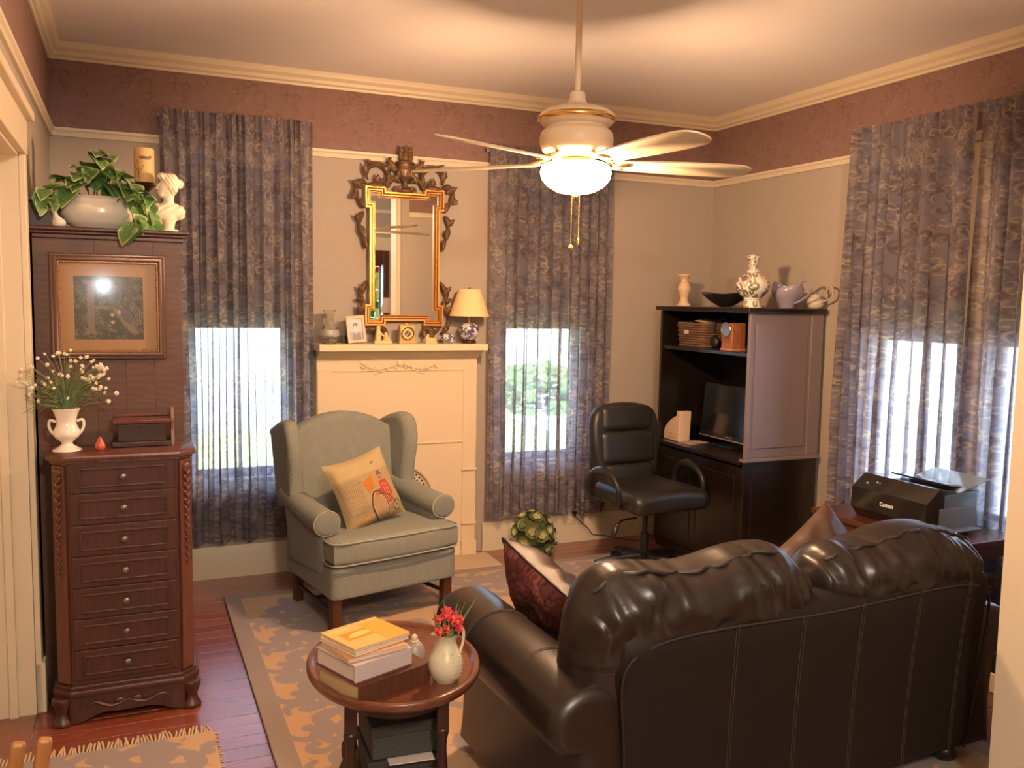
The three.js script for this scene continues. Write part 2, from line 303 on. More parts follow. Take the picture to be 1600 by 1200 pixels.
struct('baseboard_left', at(left(mouldAlong(baseP, 1.4)), 0, 0, -(D - 1.4)), mat.trim);

// floor: boards side by side, running along the back wall
const floor = struct('floor', plain(-T - 1.4, W + T + 0.3, -0.14, -0.012, -T, 7.1), mat.darkWood);
seed(21);
{
  const bw = 0.0855, rows = Math.ceil(D / bw), lens = [0.9, 1.3, 1.7, 2.1];
  for (let j = 0; j < rows; j++) {
    const z0 = j * bw, z1 = Math.min(D, z0 + bw);
    let x = 0; const cut = rr(0.9, 2.9), ends = [0, cut, W];
    for (let k = 0; k < 2; k++) {
      const g = new RoundedBoxGeometry(ends[k + 1] - ends[k] - 0.0015, 0.014, z1 - z0 - 0.0015, 1, 0.0015);
      const m = sub('plank', at(boxUV(g, 1, rnd() * 9, rnd() * 9), (ends[k] + ends[k + 1]) / 2, -0.007 + rr(-0.0004, 0.0004), (z0 + z1) / 2), mat.floors[Math.floor(rnd() * 3)], floor);
    }
  }
  struct('rear_floor', plain(-1.5, W + 0.4, -0.014, 0, D + 0.001, 7), mat.floors[0], floor);
}
// windows
function makeWindow(n, x0, x1, f, blindDrop = 1.445, cw = 0.085) {
  const g = new THREE.Group(); g.name = 'window_' + n; g.userData.kind = 'structure'; scene.add(g);
  const w = [], c = 0.035;
  w.push(plain(x0, x0 + c, WY0, WY1, -0.17, 0.004), plain(x1 - c, x1, WY0, WY1, -0.17, 0.004), plain(x0, x1, WY0, WY0 + 0.03, -0.17, 0.004), plain(x0, x1, WY1 - 0.03, WY1, -0.17, 0.004));
  struct('window_frame', f(merge(w)), mat.windowPaint, g);
  struct('window_sill', f(merge([span(x0 - cw * 0.55, x1 + cw * 0.55, WY0 - 0.03, WY0, -0.01, 0.045, 0.006), span(x0 - cw * 0.5, x1 + cw * 0.5, WY0 - 0.1, WY0 - 0.03, 0, 0.016, 0.004)])), mat.trim, g);
  struct('casing', f(merge([span(x0 - cw, x0, WY0, WY1 + 0.05, 0, 0.018, 0.004), span(x1, x1 + cw, WY0, WY1 + 0.05, 0, 0.018, 0.004), span(x0, x1, WY1, WY1 + 0.05, 0, 0.018, 0.004)])), mat.trim, g);
  for (const [y0, y1, z] of [[WY0 + 0.03, 1.47, -0.1], [1.44, WY1 - 0.03, -0.14]]) {
    const a = x0 + c, b = x1 - c, s = [plain(a, a + 0.03, y0, y1, z, z + 0.03), plain(b - 0.03, b, y0, y1, z, z + 0.03), plain(a, b, y0, y0 + 0.05, z, z + 0.03), plain(a, b, y1 - 0.035, y1, z, z + 0.03)];
    struct('sash', f(merge(s)), mat.windowPaint, g);
    struct('pane', f(plain(a + 0.03, b - 0.03, y0 + 0.05, y1 - 0.035, z + 0.013, z + 0.017)), mat.glass, g);
  }
  struct('roller_blind', f(merge([plain(x0 + 0.005, x1 - 0.005, blindDrop, WY1 - 0.05, -0.052, -0.05), at(cyl(0.02, 0.02, x1 - x0 - 0.01, 0, 0, 0, 12), x1 - 0.005, WY1 - 0.05, -0.045, 0, 0, PI / 2), span(x0 + 0.005, x1 - 0.005, blindDrop - 0.012, blindDrop, -0.056, -0.046, 0.004)])), mat.blind, g);
  return g;
}
makeWindow(1, ...winB[0], back); makeWindow(2, ...winB[1], back);
makeWindow(3, ...winR[0], right, 1.475, 0.048); makeWindow(4, ...winR[1], right, 1.475, 0.048);

// doorway in the left wall, with the reveal that faces the camera
{
  const z0 = 1.5, z1 = 2.75, h = 2.12;
  const g = new THREE.Group(); g.name = 'door_1'; g.userData.kind = 'structure'; scene.add(g);
  struct('casing', [span(0, 0.022, 0, h, z0 - 0.07, z0, 0.004), span(0, 0.022, 0, h, z1, z1 + 0.1, 0.004), span(0, 0.026, h, h + 0.13, z0 - 0.075, z1 + 0.11, 0.004), span(0, 0.05, h + 0.13, h + 0.165, z0 - 0.1, z1 + 0.13, 0.006), span(0, 0.034, 0, 0.2, z0 - 0.075, z0, 0.004)], mat.trim, g);
  struct('jamb', [plain(-T, 0.0, 0, h, z0 - 0.002, z0 + 0.012), plain(-T, 0, 0, h, z1 - 0.012, z1), plain(-T, 0, h - 0.012, h, z0, z1), span(-0.09, -0.06, 0, h, z0 + 0.012, z0 + 0.026, 0.003)], mat.trim, g);
  struct('threshold', [span(-T, -0.001, 0.0, 0.005, z0 + 0.012, z1 - 0.012, 0.002)], mat.floors[0], g);
  const leaf = [plain(-T - 0.04, -T, 0.005, h, z0 + 0.002, z1 - 0.002)];
  for (const [a, b] of [[0.2, 0.95], [1.1, 2.0]]) for (const k of [0, 1]) leaf.push(span(-T, -T + 0.012, a, b, z0 + 0.12 + k * 0.54, z0 + 0.56 + k * 0.54, 0.006));
  struct('door_leaf', leaf, mat.trim, g);
}
// wide cased opening towards the room where the camera stands
{
  const g = new THREE.Group(); g.name = 'trim_9'; g.userData.kind = 'structure'; scene.add(g);
  struct('casing', [span(2.8, 2.84, 0, 2.68, D - 0.012, D, 0.004), span(2.8, 2.93, 0, 2.68, D + 0.14, D + 0.162, 0.005), span(0.02, 2.8, 2.62, 2.68, D + 0.14, D + 0.162, 0.005)], mat.trim, g);
  struct('jamb', [plain(2.788, 2.8, 0, 2.62, D - 0.02, D + 0.16), plain(0.02, 2.788, 2.608, 2.62, D, D + 0.14), plain(0.02, 0.03, 0, 2.608, D, D + 0.14)], mat.trim, g);
}
// ---- the room behind the camera (seen in the mirror)
const RH = 3.35;
struct('wall_rear_left', plain(-1.7, -1.5, 0, RH, D + 0.14, 7.2), mat.wall);
struct('wall_rear_right', plain(4.5, 4.7, 0, RH, D, 7.2), mat.wall);
struct('wall_rear_side', [plain(-1.7, -T, 0, RH, D, D + 0.14), plain(W + T, 4.7, 0, RH, D, D + 0.14)], mat.wall);
const rearShape = shape([[-1.7, 0], [4.7, 0], [4.7, RH], [-1.7, RH]]); rearShape.holes.push(hole(3.24, 0.95, 3.64, 2.07));
const wrear = struct('wall_rear', at(ext(rearShape, 0.2, 0), 0, 0, 7), mat.wall);
struct('ceiling_rear', plain(-1.7, 4.7, RH, RH + 0.15, D + 0.0, 7.2), mat.ceiling);
struct('trim_10', span(-1.5, 4.5, 2.78, 2.83, 6.97, 7, 0.006), mat.trim);
{
  const g = new THREE.Group(); g.name = 'door_2'; g.userData.kind = 'structure'; scene.add(g);
  struct('door_panel', [span(3.62, 3.7, 0, 2.27, 6.94, 7, 0.006), span(3.0, 3.22, 0, 2.27, 6.94, 7, 0.006), span(3.22, 3.62, 2.07, 2.27, 6.94, 7, 0.006), span(3.22, 3.62, 0, 0.95, 6.94, 7, 0.006)], mat.legWood, g);
  struct('casing', [span(3.7, 3.86, 0, 2.45, 6.96, 7, 0.006), span(2.85, 3.7, 2.27, 2.45, 6.96, 7, 0.006), span(2.85, 3.0, 0, 2.27, 6.96, 7, 0.006)], mat.trim, g);
  // leaded glass: leaves and a border, every piece its own pane
  const col = { green: P(lin(0.02, 0.13, 0.004), 0.05, { transmission: 1, thickness: 0 }), cream: P(lin(0.25, 0.23, 0.08), 0.05, { transmission: 1, thickness: 0 }), amber: P(lin(0.2, 0.05, 0.003), 0.05, { transmission: 1, thickness: 0 }) };
  const cells = []; const X = [3.285, 3.35, 3.41, 3.47, 3.53, 3.585], Y = [0.97, 1.08, 1.2, 1.34, 1.47, 1.6, 1.74, 1.88, 1.97, 2.05];
  seed(4);
  const jit = X.map((x, i) => Y.map((y, j) => [x + (i && i < 5 ? rr(-0.018, 0.018) : 0), y + (j && j < 8 ? rr(-0.03, 0.03) : 0)]));
  const pat = ['ccggc', 'cggcg', 'gcggc', 'ggcgc', 'cgggg', 'cgggc', 'ccggc', 'ccccc', 'aaaaa'];
  for (let i = 0; i < 5; i++) for (let j = 0; j < 9; j++) {
    const q = [jit[i][j], jit[i + 1][j], jit[i + 1][j + 1], jit[i][j + 1]], cx = (q[0][0] + q[2][0]) / 2, cy = (q[0][1] + q[2][1]) / 2;
    struct('pane', at(ext(shape(q.map(([x, y]) => [cx + (x - cx) * 0.93, cy + (y - cy) * 0.95])), 0.004), 0, 0, 7.05), { g: col.green, c: col.cream, a: col.amber }[pat[j][i]], g);
  }
  struct('lead_frame', [plain(3.24, 3.285, 0.95, 2.07, 7.03, 7.07), plain(3.585, 3.605, 0.95, 2.07, 7.03, 7.07), plain(3.24, 3.605, 2.05, 2.07, 7.03, 7.07), plain(3.24, 3.605, 0.95, 0.97, 7.03, 7.07), ...X.slice(1, 5).map((x, i) => tube(Y.map((y, j) => [...jit[i + 1][j], 7.052]), 0.0035, 20, 5)), ...Y.slice(1, 9).map((y, j) => tube(X.map((x, i) => [...jit[i][j + 1], 7.052]), 0.0035, 12, 5))], mat.blackPlastic, g);
}
// added fill and glint lamps of the rear room, and the mirrored floor lamp
{
  const t = thing('added_fill_lamp', 'added white glass lamp behind the camera, unseen, for fill light', 'ceiling lamp', [0.9, RH, 5.9]);
  obj('canopy', lathe([[0, 0], [0.07, -0.002], [0.07, -0.02], [0.02, -0.04], [0.012, -0.06]], 24, false), mat.brass, t);
  obj('rod', cyl(0.008, 0.008, 0.52, 0, -0.58, 0, 10), mat.brass, t);
  obj('glass_globe_light', lathe([[0.001, -0.86], [0.08, -0.845], [0.125, -0.77], [0.11, -0.68], [0.05, -0.62], [0.04, -0.58]], 24), M('#ffffff', 0.4, { emissive: lin(1, 0.8, 0.6), emissiveIntensity: 4 }), t);
  const s = thing('added_glint_lamp', 'added cool white bulb on the rear wall for a glint in the picture glass', 'wall lamp', [0.138, 1.685, 7]);
  obj('back_plate', at(lathe([[0, 0], [0.05, 0], [0.045, 0.015], [0, 0.02]], 20, false), 0, -0.02, 0, -PI / 2), mat.brass, s);
  obj('arm', tube([[0, -0.02, -0.01], [0, -0.05, -0.06], [0, -0.075, -0.12], [0, -0.055, -0.14], [0, -0.02, -0.14]], 0.006), mat.brass, s);
  obj('bulb_light', ball(0.016, 0, 0, -0.14, 1, 1.2, 1), M('#ffffff', 0.4, { emissive: lin(0.8, 0.9, 1), emissiveIntensity: 22 }), s);
  const l = thing('floor_lamp', 'brown shaded floor lamp in the room behind, seen only in the mirror', 'floor lamp', [3.56, 0, 6.3]);
  obj('base', lathe([[0, 0], [0.14, 0], [0.14, 0.015], [0.05, 0.035], [0.015, 0.06]], 24), mat.brass, l);
  obj('pole', cyl(0.011, 0.011, 1.4, 0, 0.03, 0, 12), mat.brass, l);
  obj('lamp_shade', lathe([[0.155, 1.42], [0.105, 1.62]], 28, false), P(lin(0.36, 0.24, 0.18), 0.9, { side: THREE.DoubleSide }), l);
  obj('finial', ball(0.012, 0, 1.645, 0), mat.brass, l);
}
// ---- outdoors
struct('ground', plain(-40, 40, -0.7, -0.5, -60, 30), M(lin(0.3, 0.4, 0.17), 1));
struct('path', plain(W + 2.4, 40, -0.5, -0.47, -55, 14), M(lin(0.75, 0.75, 0.73), 0.9));
{
  const t = thing('neighbour_house', 'pale clapboard house beyond the lawn, seen through the left curtain', 'house', [-0.9, -0.5, -9]);
  const hm = M(lin(0.5, 0.54, 0.66), 0.8);
  for (let i = 0; i < 22; i++) sub('siding_board', at(bx(9, 0.17, 0.03, 0, 0.08 + i * 0.16, 0.02, 0.006), 0, 0, 0, 0.09, 0, 0), hm, t);
  obj('wall', plain(-4.5, 4.5, 0, 3.6, -4, 0), hm, t);
  obj('roof', at(ext(shape([[-2.6, 0], [2.6, 0], [0, 2.0]]), 9.6, 0), 4.8, 3.6, -2, 0, -PI / 2, 0), M(lin(0.14, 0.13, 0.14), 0.9), t);
}
seed(33);
{
  const leafM = [M(lin(0.1, 0.24, 0.05), 0.9), M(lin(0.16, 0.32, 0.09), 0.9)];
  [[5.6, -9, 0.7], [7.6, -10.2, 1.0], [9.6, -9.4, 0.8], [5.2, -14, 0.8]].forEach(([x, z, r], i) => {
    const t = thing('garden_bush', ['round green bush out on the lawn, nearest through the middle window', 'tallest green bush on the lawn', 'green bush on the lawn, last in the row to the right', 'small green bush farthest back on the lawn'][i], 'bush', [x, -0.5, z], 0);
    const blob = [], sp = [];
    for (let k = 0; k < 240; k++) { const d = V(rr(-1, 1), rr(-0.2, 1), rr(-1, 1)).normalize().multiplyScalar(r * rr(0.75, 1)); blob.push(at(new THREE.OctahedronGeometry(0.12 * r), d.x, Math.max(0.06, d.y * 0.9 + 0.1), d.z, rnd() * 6, rnd() * 6, 0, [1, 0.5, 1.3])); }
    const f = obj('foliage', blob, leafM[i % 2], t); f.userData.kind = 'stuff';
    obj('trunk', cyl(0.06, 0.04, r * 0.7, 0, 0, 0, 8), mat.legWood, t);
  });
}

// ================================================================ CURTAINS
function curtainSheet(w, h, folds, sd, amp, hemWave = 0.012, gather = 0.03) {
  seed(sd);
  const A = Array.from({ length: folds + 2 }, () => rr(0.55, 1.25)), Wd = Array.from({ length: folds + 2 }, () => rr(0.7, 1.35)), ph = rnd() * 6, cum = [0];
  for (let i = 0; i < folds; i++) cum.push(cum[i] + Wd[i]);
  const tot = cum[folds], nu = folds * 12, nv = 34;
  return grid(nu, nv, (u, v) => {
    const s = u * folds, i = Math.min(folds - 1, Math.floor(s)), t = s - i, base = (cum[i] + t * Wd[i]) / tot;
    const open = 0.45 + 0.55 * Math.min(1, v * 1.6), a = amp * lerp(A[i], A[i + 1], t) * open;
    const wob = 0.25 * sin(v * 4 + i * 1.7 + ph);
    const x = base * w - w / 2 + 0.5 * a * sin(2 * PI * t * 2 + 0.6 + wob) * (0.3 + 0.7 * v) + 0.004 * sin(v * 9 + i) * v;
    let z = a * sin(2 * PI * t + wob) + 0.3 * a * sin(2 * PI * t * 2 + i * 2.1 + ph);
    if (v < 0.03) z += 0.006 * sin(u * folds * 2 * PI * 3.1);
    const y = h * (1 - v) + (v > 0.97 ? hemWave * sin(u * folds * 2 * PI * 0.5 + ph) : 0) + (v < 0.01 ? 0.005 * sin(u * folds * 21) : 0);
    return [x, y, z, base * w * 1.5 + sd * 0.37, v * h];
  });
}
function curtain(label, w, h, folds, sd, amp, pos, turn, rodExtra = [0.01, 0.01]) {
  const t = thing('curtain', label, 'curtain', pos, turn);
  obj('cloth', curtainSheet(w, h, folds, sd, amp), mat.curtain, t);
  obj('rod', [at(cyl(0.009, 0.009, w + rodExtra[0] + rodExtra[1], 0, 0, 0, 10), w / 2 + rodExtra[1], h - 0.03, -0.042, 0, 0, PI / 2), plain(-w / 2 - rodExtra[0], -w / 2 - rodExtra[0] + 0.012, h - 0.04, h - 0.02, -0.07, -0.03), plain(w / 2 + rodExtra[1] - 0.012, w / 2 + rodExtra[1], h - 0.04, h - 0.02, -0.07, -0.03)], mat.blind, t);
  return t;
}
curtain('grey-mauve scroll-patterned sheer curtain behind the tall dresser and left of the mirror', 0.8, 2.36, 11, 3, 0.036, [0.925, 0.235, 0.09], 0, [0.01, -0.005]);
curtain('grey-mauve scroll-patterned sheer curtain between the mantel and the office chair', 0.87, 2.34, 12, 7, 0.034, [2.845, 0.225, 0.085], 0);
curtain('wide patterned sheer curtain on the right wall next to the desk cabinet', 0.79, 2.46, 9, 12, 0.046, [W - 0.085, 0.12, 1.765], -PI / 2);
curtain('patterned sheer curtain at the right edge of the photo, nearest to the camera', 0.95, 2.46, 10, 17, 0.046, [W - 0.085, 0.12, 2.67], -PI / 2);

// ================================================================ FIREPLACE AND HEARTH
const MX = 1.85;
{
  const t = thing('fireplace_mantel', 'cream painted fireplace mantel with a carved garland and an arched fire opening', 'fireplace', [MX, 0, 0]);
  const body = shape([[-0.5, 0], [0.5, 0], [0.5, 1.27], [-0.5, 1.27]]);
  const arch = (r, yb, yc) => { const p = new THREE.Path(); p.moveTo(-r, yb); p.lineTo(r, yb); p.lineTo(r, yc); p.absarc(0, yc, r, 0, PI, false); p.lineTo(-r, yb); return p; };
  body.holes.push(arch(0.2, 0.03, 0.39));
  obj('surround', [at(ext(body, 0.07, 0.004, 1, 24), 0, 0, 0.0)], mat.mantel, t);
  const ring = new THREE.Shape(); ring.absarc(0, 0.39, 0.235, 0, PI, false); ring.lineTo(-0.235, 0.02); ring.lineTo(-0.205, 0.02); ring.lineTo(-0.205, 0.39); ring.absarc(0, 0.39, 0.205, PI, 0, true); ring.lineTo(0.205, 0.02); ring.lineTo(0.235, 0.02); ring.closePath();
  obj('arch_moulding', at(ext(ring, 0.014, 0.005, 2, 24), 0, 0, 0.066), mat.mantel, t);
  for (const s of [-1, 1]) obj('pilaster', [span(s * 0.45 - 0.045, s * 0.45 + 0.045, 0.0, 1.2, 0.06, 0.075, 0.003), span(s * 0.45 - 0.05, s * 0.45 + 0.05, 0.55, 0.565, 0.06, 0.088, 0.004), span(s * 0.45 - 0.05, s * 0.45 + 0.05, 0.205, 0.22, 0.06, 0.088, 0.004), span(s * 0.45 - 0.05, s * 0.45 + 0.05, 0, 0.1, 0.06, 0.095, 0.005)], mat.mantel, t);
  for (const y of [0.728, 1.18]) obj('panel_line', span(-0.41, 0.41, y, y + 0.012, 0.066, 0.078, 0.004), mat.mantel, t);
  // carved garland
  const g = [];
  for (const s of [-1, 1]) { g.push(tube([[0, 1.235, 0.075], [s * 0.07, 1.205, 0.078], [s * 0.15, 1.195, 0.078], [s * 0.21, 1.215, 0.076], [s * 0.25, 1.24, 0.074]], (q) => 0.0025 + 0.005 * sin(PI * q)));
    for (let i = 0; i < 9; i++) g.push(at(ball(0.011, 0, 0, 0, 1.5, 0.7, 0.5, 8), s * (0.03 + i * 0.025), 1.223 - 0.028 * sin(PI * (0.03 + i * 0.025) / 0.26) + (i % 2 ? 0.008 : -0.008), 0.078, 0, 0, i % 2 ? 0.8 : -0.7)); 
    g.push(tube([[s * 0.09, 1.19, 0.074], [s * 0.12, 1.17, 0.076], [s * 0.16, 1.165, 0.074]], 0.003)); }
  g.push(at(ball(0.022, 0, 0, 0, 1, 1, 0.5), 0, 1.23, 0.076));
  obj('garland', g, mat.mantel, t);
  obj('shelf', [span(-0.512, 0.512, 1.31, 1.35, 0.0, 0.22, 0.005)], mat.mantel, t);
  obj('cove', at(mouldAlong([[0.06, 1.255], [0.08, 1.258], [0.1, 1.27], [0.14, 1.295], [0.17, 1.302], [0.18, 1.312], [0.06, 1.312]], 1.0), -0.5), mat.mantel, t);
  obj('firebox', [plain(-0.22, 0.22, 0, 0.62, -0.005, 0.004)], mat.blackPlastic, t);
}
{ // pierced round fire screen in the arch
  const t = thing('fire_screen', 'cream pierced iron fan-shaped screen standing in the fireplace arch', 'fire screen', [MX, 0, 0.05]);
  const disc = new THREE.Shape(); disc.absarc(0, 0.39, 0.196, 0, PI, false); disc.lineTo(-0.196, 0.035); disc.lineTo(0.196, 0.035); disc.closePath();
  const pe = (a, r, l, w) => { const p = new THREE.Path(); p.absellipse(r * cos(a), 0.39 + r * sin(a), l, w, 0, 2 * PI, false, a); disc.holes.push(p); };
  for (let i = 0; i < 26; i++) pe((i + 0.5) / 26 * PI * 1.2 - 0.1 * PI, 0.183, 0.006, 0.0078);
  for (let i = 0; i < 30; i++) pe((i + 0.5) / 30 * PI * 1.2 - 0.1 * PI, 0.161, 0.0075, 0.0058);
  for (let i = 0; i < 22; i++) pe((i + 0.5) / 22 * PI * 1.2 - 0.1 * PI, 0.126, 0.0085, 0.0058);
  for (let i = 0; i < 18; i++) pe((i + 0.5) / 18 * 2 * PI, 0.066, 0.024, 0.0085);
  obj('pierced_plate', ext(disc, 0.006, 0, 1, 6), mat.mantel, t);
  obj('boss', at(ball(0.022, 0, 0.39, 0.006, 1, 1, 0.5), 0, 0, 0), mat.mantel, t);
  obj('rim', tube(Array.from({ length: 19 }, (_, i) => [0.196 * cos(i / 18 * PI), 0.39 + 0.196 * sin(i / 18 * PI), 0.004]), 0.005, 60), mat.mantel, t);
}
struct('hearth', span(MX - 0.57, MX + 0.57, 0.0, 0.012, 0.07, 0.36, 0.004), mat.hearth);

// ================================================================ RUGS
const rugPaint = (cream, grey, border) => (c, w, h) => {
  const m = w / 2.45;                                     // pixels per metre
  c.fillStyle = cream; c.fillRect(0, 0, w, h);
  c.strokeStyle = border; c.lineWidth = 0.16 * m; c.strokeRect(0, 0, w, h);
  const ins = (d, lw, col) => { c.strokeStyle = col; c.lineWidth = lw * m; c.strokeRect(d * m, d * m, w - 2 * d * m, h - 2 * d * m); };
  ins(0.5, 0.055, border);
  seed(41);
  const band = (x0, y0, x1, y1, n) => {
    const dx = (x1 - x0) / n, dy = (y1 - y0) / n, L = Math.hypot(dx, dy), a = Math.atan2(dy, dx), nx = -dy / L, ny = dx / L;
    c.strokeStyle = grey; c.lineWidth = 0.045 * m; c.beginPath();
    for (let i = 0; i <= n * 8; i++) { const t = i / 8, o = sin(t * PI) * 0.085 * m; const X = x0 + dx * t + nx * o, Y = y0 + dy * t + ny * o; i ? c.lineTo(X, Y) : c.moveTo(X, Y); } c.stroke();
    for (let i = 0; i < n; i++) {
      const s = i % 2 ? 1 : -1; c.fillStyle = grey;
      const put = (f, o, size, an, d, w) => scroll(c, x0 + dx * (i + f) + nx * s * o * m, y0 + dy * (i + f) + ny * s * o * m, size * m, a + an, d, w * m);
      put(0.5, -0.05, 0.28, s > 0 ? 2.4 : -0.6, s, 0.05); put(0.1, 0.1, 0.2, rr(-1, 1), -s, 0.045); put(0.75, -0.13, 0.17, rr(1, 3), s, 0.04); put(0.35, 0.05, 0.15, rr(2, 5), -s, 0.04); put(0.9, 0.02, 0.14, rr(0, 6), s, 0.035); put(0.55, 0.13, 0.13, rr(0, 6), s, 0.034);
    }
  };
  const b = 0.285 * m;
  band(b, b, b, h - b, 15); band(w - b, h - b, w - b, b, 15); band(b, b, w - b, b, 11); band(w - b, h - b, b, h - b, 11);
  c.fillStyle = c.strokeStyle = grey;                     // field: corner sprays and a centre wreath
  for (const [sx, sy] of [[0, 0], [1, 0], [0, 1], [1, 1]]) for (let i = 0; i < 7; i++) { const x = sx ? w - (0.62 + 0.1 * i) * m : (0.62 + 0.1 * i) * m, y = sy ? h - (0.62 + 0.12 * ((i * 3) % 5)) * m : (0.62 + 0.12 * ((i * 3) % 5)) * m; scroll(c, x, y, 0.24 * m, i * 1.3, i % 2 ? 1 : -1, 0.042 * m); }
  for (let i = 0; i < 26; i++) { const a = i / 26 * 2 * PI; scroll(c, w / 2 + cos(a) * 0.42 * m, h / 2 + sin(a) * 0.62 * m, 0.26 * m, a + 1, i % 2 ? 1 : -1, 0.045 * m); }
};
const rugTex = canvasTex(1225, 1460, rugPaint('#cdb08c', '#a29a9a', '#a0968e'), { wrap: false });
const rugMat = M('#e6dedb', 0.95, { map: rugTex, bumpMap: rugTex, bumpScale: 0.0015 });
function rugMesh(x0, x1, z0, z1, y, u0 = 0, u1 = 1, v0 = 0, v1 = 1) {
  const g = prep(new RoundedBoxGeometry(x1 - x0, y, z1 - z0, 2, 0.005)), p = g.attributes.position, uv = g.attributes.uv;
  for (let i = 0; i < p.count; i++) uv.setXY(i, lerp(u0, u1, p.getX(i) / (x1 - x0) + 0.5), 1 - lerp(v0, v1, p.getZ(i) / (z1 - z0) + 0.5));
  return at(g, (x0 + x1) / 2, y / 2 + 0.0005, (z0 + z1) / 2);
}
tag(obj('area_rug', rugMesh(0.79, 3.24, 0.38, 3.3, 0.014), rugMat), 'large cream rug with carved grey scrolls under the armchair and sofa', 'rug');
{
  const t = thing('small_rug', 'small fringed cream and grey rug at the foot of the dresser', 'rug');
  obj('pile', rugMesh(-0.25, 0.615, 1.9, 3.1, 0.01, 0.6, 0.945, 0.06, 0.48), rugMat, t);
  seed(55); const fr = [];
  for (let i = 0; i < 74; i++) { const x = -0.22 + i * 0.0113, b = rr(-0.012, 0.012), l = rr(0.045, 0.075); fr.push(tube([[x, 0.007, 1.905], [x + b * 0.5, 0.009, 1.905 - l * 0.5], [x + b, 0.004, 1.905 - l]], 0.0042, 5, 5)); }
  for (let i = 0; i < 60; i++) { const z = 1.92 + i * 0.0195, l = rr(0.006, 0.012); fr.push(tube([[0.612, 0.006, z], [0.615 + l, 0.003, z + rr(-0.006, 0.006)]], 0.003, 3, 4)); }
  const f = obj('fringe', fr, M(lin(0.56, 0.42, 0.27), 0.9), t); f.userData.kind = 'stuff';
}

// ================================================================ CEILING FAN
{
  const t = thing('ceiling_fan', 'cream ceiling fan with five blades and a lit scalloped glass globe', 'ceiling fan', [FAN[0], 0, FAN[1]]);
  obj('canopy', lathe([[0.001, CE - 0.07], [0.03, CE - 0.068], [0.055, CE - 0.045], [0.068, CE - 0.015], [0.07, CE]], 28), mat.fanCream, t);
  obj('rod', cyl(0.0125, 0.0125, CE - 2.42, 0, 2.4, 0, 16), mat.fanCream, t);
  obj('motor_housing', lathe([[0.02, 2.44], [0.03, 2.435], [0.036, 2.4], [0.06, 2.385], [0.11, 2.372], [0.142, 2.355], [0.151, 2.338], [0.148, 2.325], [0.135, 2.31], [0.12, 2.3], [0.14, 2.28], [0.146, 2.25], [0.138, 2.215], [0.11, 2.195], [0.07, 2.185], [0.001, 2.18]], 48), mat.fanCream, t);
  obj('trim_band', lathe([[0.15, 2.345], [0.156, 2.338], [0.156, 2.328], [0.149, 2.322]], 48), mat.brass, t);
  obj('light_fitter', lathe([[0.001, 2.185], [0.05, 2.182], [0.062, 2.172], [0.058, 2.16], [0.001, 2.155]], 32), mat.brass, t);
  // scalloped glass bowl
  const bowl = grid(72, 30, (u, v) => {
    const a = u * 2 * PI, q = v, prof = new THREE.Vector2(lerp(0.062, 0, 0), 0);
    const R = [[0.06, 2.165], [0.11, 2.165], [0.137, 2.152], [0.141, 2.125], [0.134, 2.1], [0.112, 2.072], [0.074, 2.05], [0.03, 2.042], [0.0005, 2.04]], k = q * (R.length - 1), i = Math.min(R.length - 2, Math.floor(k)), f = k - i, s = f * f * (3 - 2 * f);
    const r = lerp(R[i][0], R[i + 1][0], f), y = lerp(R[i][1], R[i + 1][1], f), sc = 1 + 0.045 * Math.abs(sin(a * 5)) * sin(PI * clamp((q - 0.15) / 0.8, 0, 1)) - 0.02;
    return [r * sc * cos(a), y, r * sc * sin(a)];
  });
  obj('glass_globe_light', bowl, M('#ffffff', 0.35, { emissive: lin(1, 0.8, 0.52), emissiveIntensity: 3.2, side: THREE.DoubleSide }), t);
  const bsh = new THREE.Shape(); bsh.moveTo(0.16, -0.045); bsh.bezierCurveTo(0.3, -0.06, 0.5, -0.075, 0.66, -0.068); bsh.bezierCurveTo(0.72, -0.064, 0.745, -0.04, 0.745, 0); bsh.bezierCurveTo(0.745, 0.04, 0.72, 0.064, 0.66, 0.068); bsh.bezierCurveTo(0.5, 0.075, 0.3, 0.06, 0.16, 0.045); bsh.closePath();
  const blade = at(ext(bsh, 0.008, 0.003, 2, 16), 0, 0, 0, -PI / 2 - 0.21, 0, 0).translate(0, 2.16, 0);
  const iron = merge([tube([[0.1, 2.2, 0.0], [0.14, 2.18, 0.012], [0.2, 2.166, 0.03]], 0.008), tube([[0.1, 2.2, 0.0], [0.14, 2.178, -0.012], [0.2, 2.158, -0.03]], 0.008), ball(0.024, 0.2, 2.162, 0, 1.4, 0.25, 1.5)]);
  for (let k = 0; k < 5; k++) {
    const m = sub('blade', blade, mat.bladeCream, t); m.rotation.y = -0.408 + (12 + 72 * k) / 180 * PI;
    sub('blade_iron', iron, mat.brass, m);
  }
  for (const [x, z, l, fobn] of [[-0.02, 0.01, 0.19, 0], [0.012, 0.012, 0.165, 1]]) {
    const c = []; for (let i = 0; i < l / 0.0058; i++) c.push(ball(0.0032, x, 2.035 - i * 0.0058, z, 1, 1, 1, 6));
    c.push(cyl(0.0012, 0.0012, l, x, 2.035 - l, z, 5));
    const ch = obj('pull_chain', c, mat.brass, t);
    obj('fob', fobn ? at(lathe([[0.001, -0.03], [0.0065, -0.028], [0.007, -0.008], [0.003, 0]], 12), x, 2.035 - l, z) : at(lathe([[0.001, -0.028], [0.008, -0.023], [0.0105, -0.014], [0.006, -0.004], [0.002, 0]], 12), x, 2.035 - l, z), fobn ? mat.brass : mat.oak, ch);
  }
  obj('finial', lathe([[0.0005, 2.022], [0.009, 2.026], [0.011, 2.034], [0.008, 2.042]], 16), mat.brass, t);
}

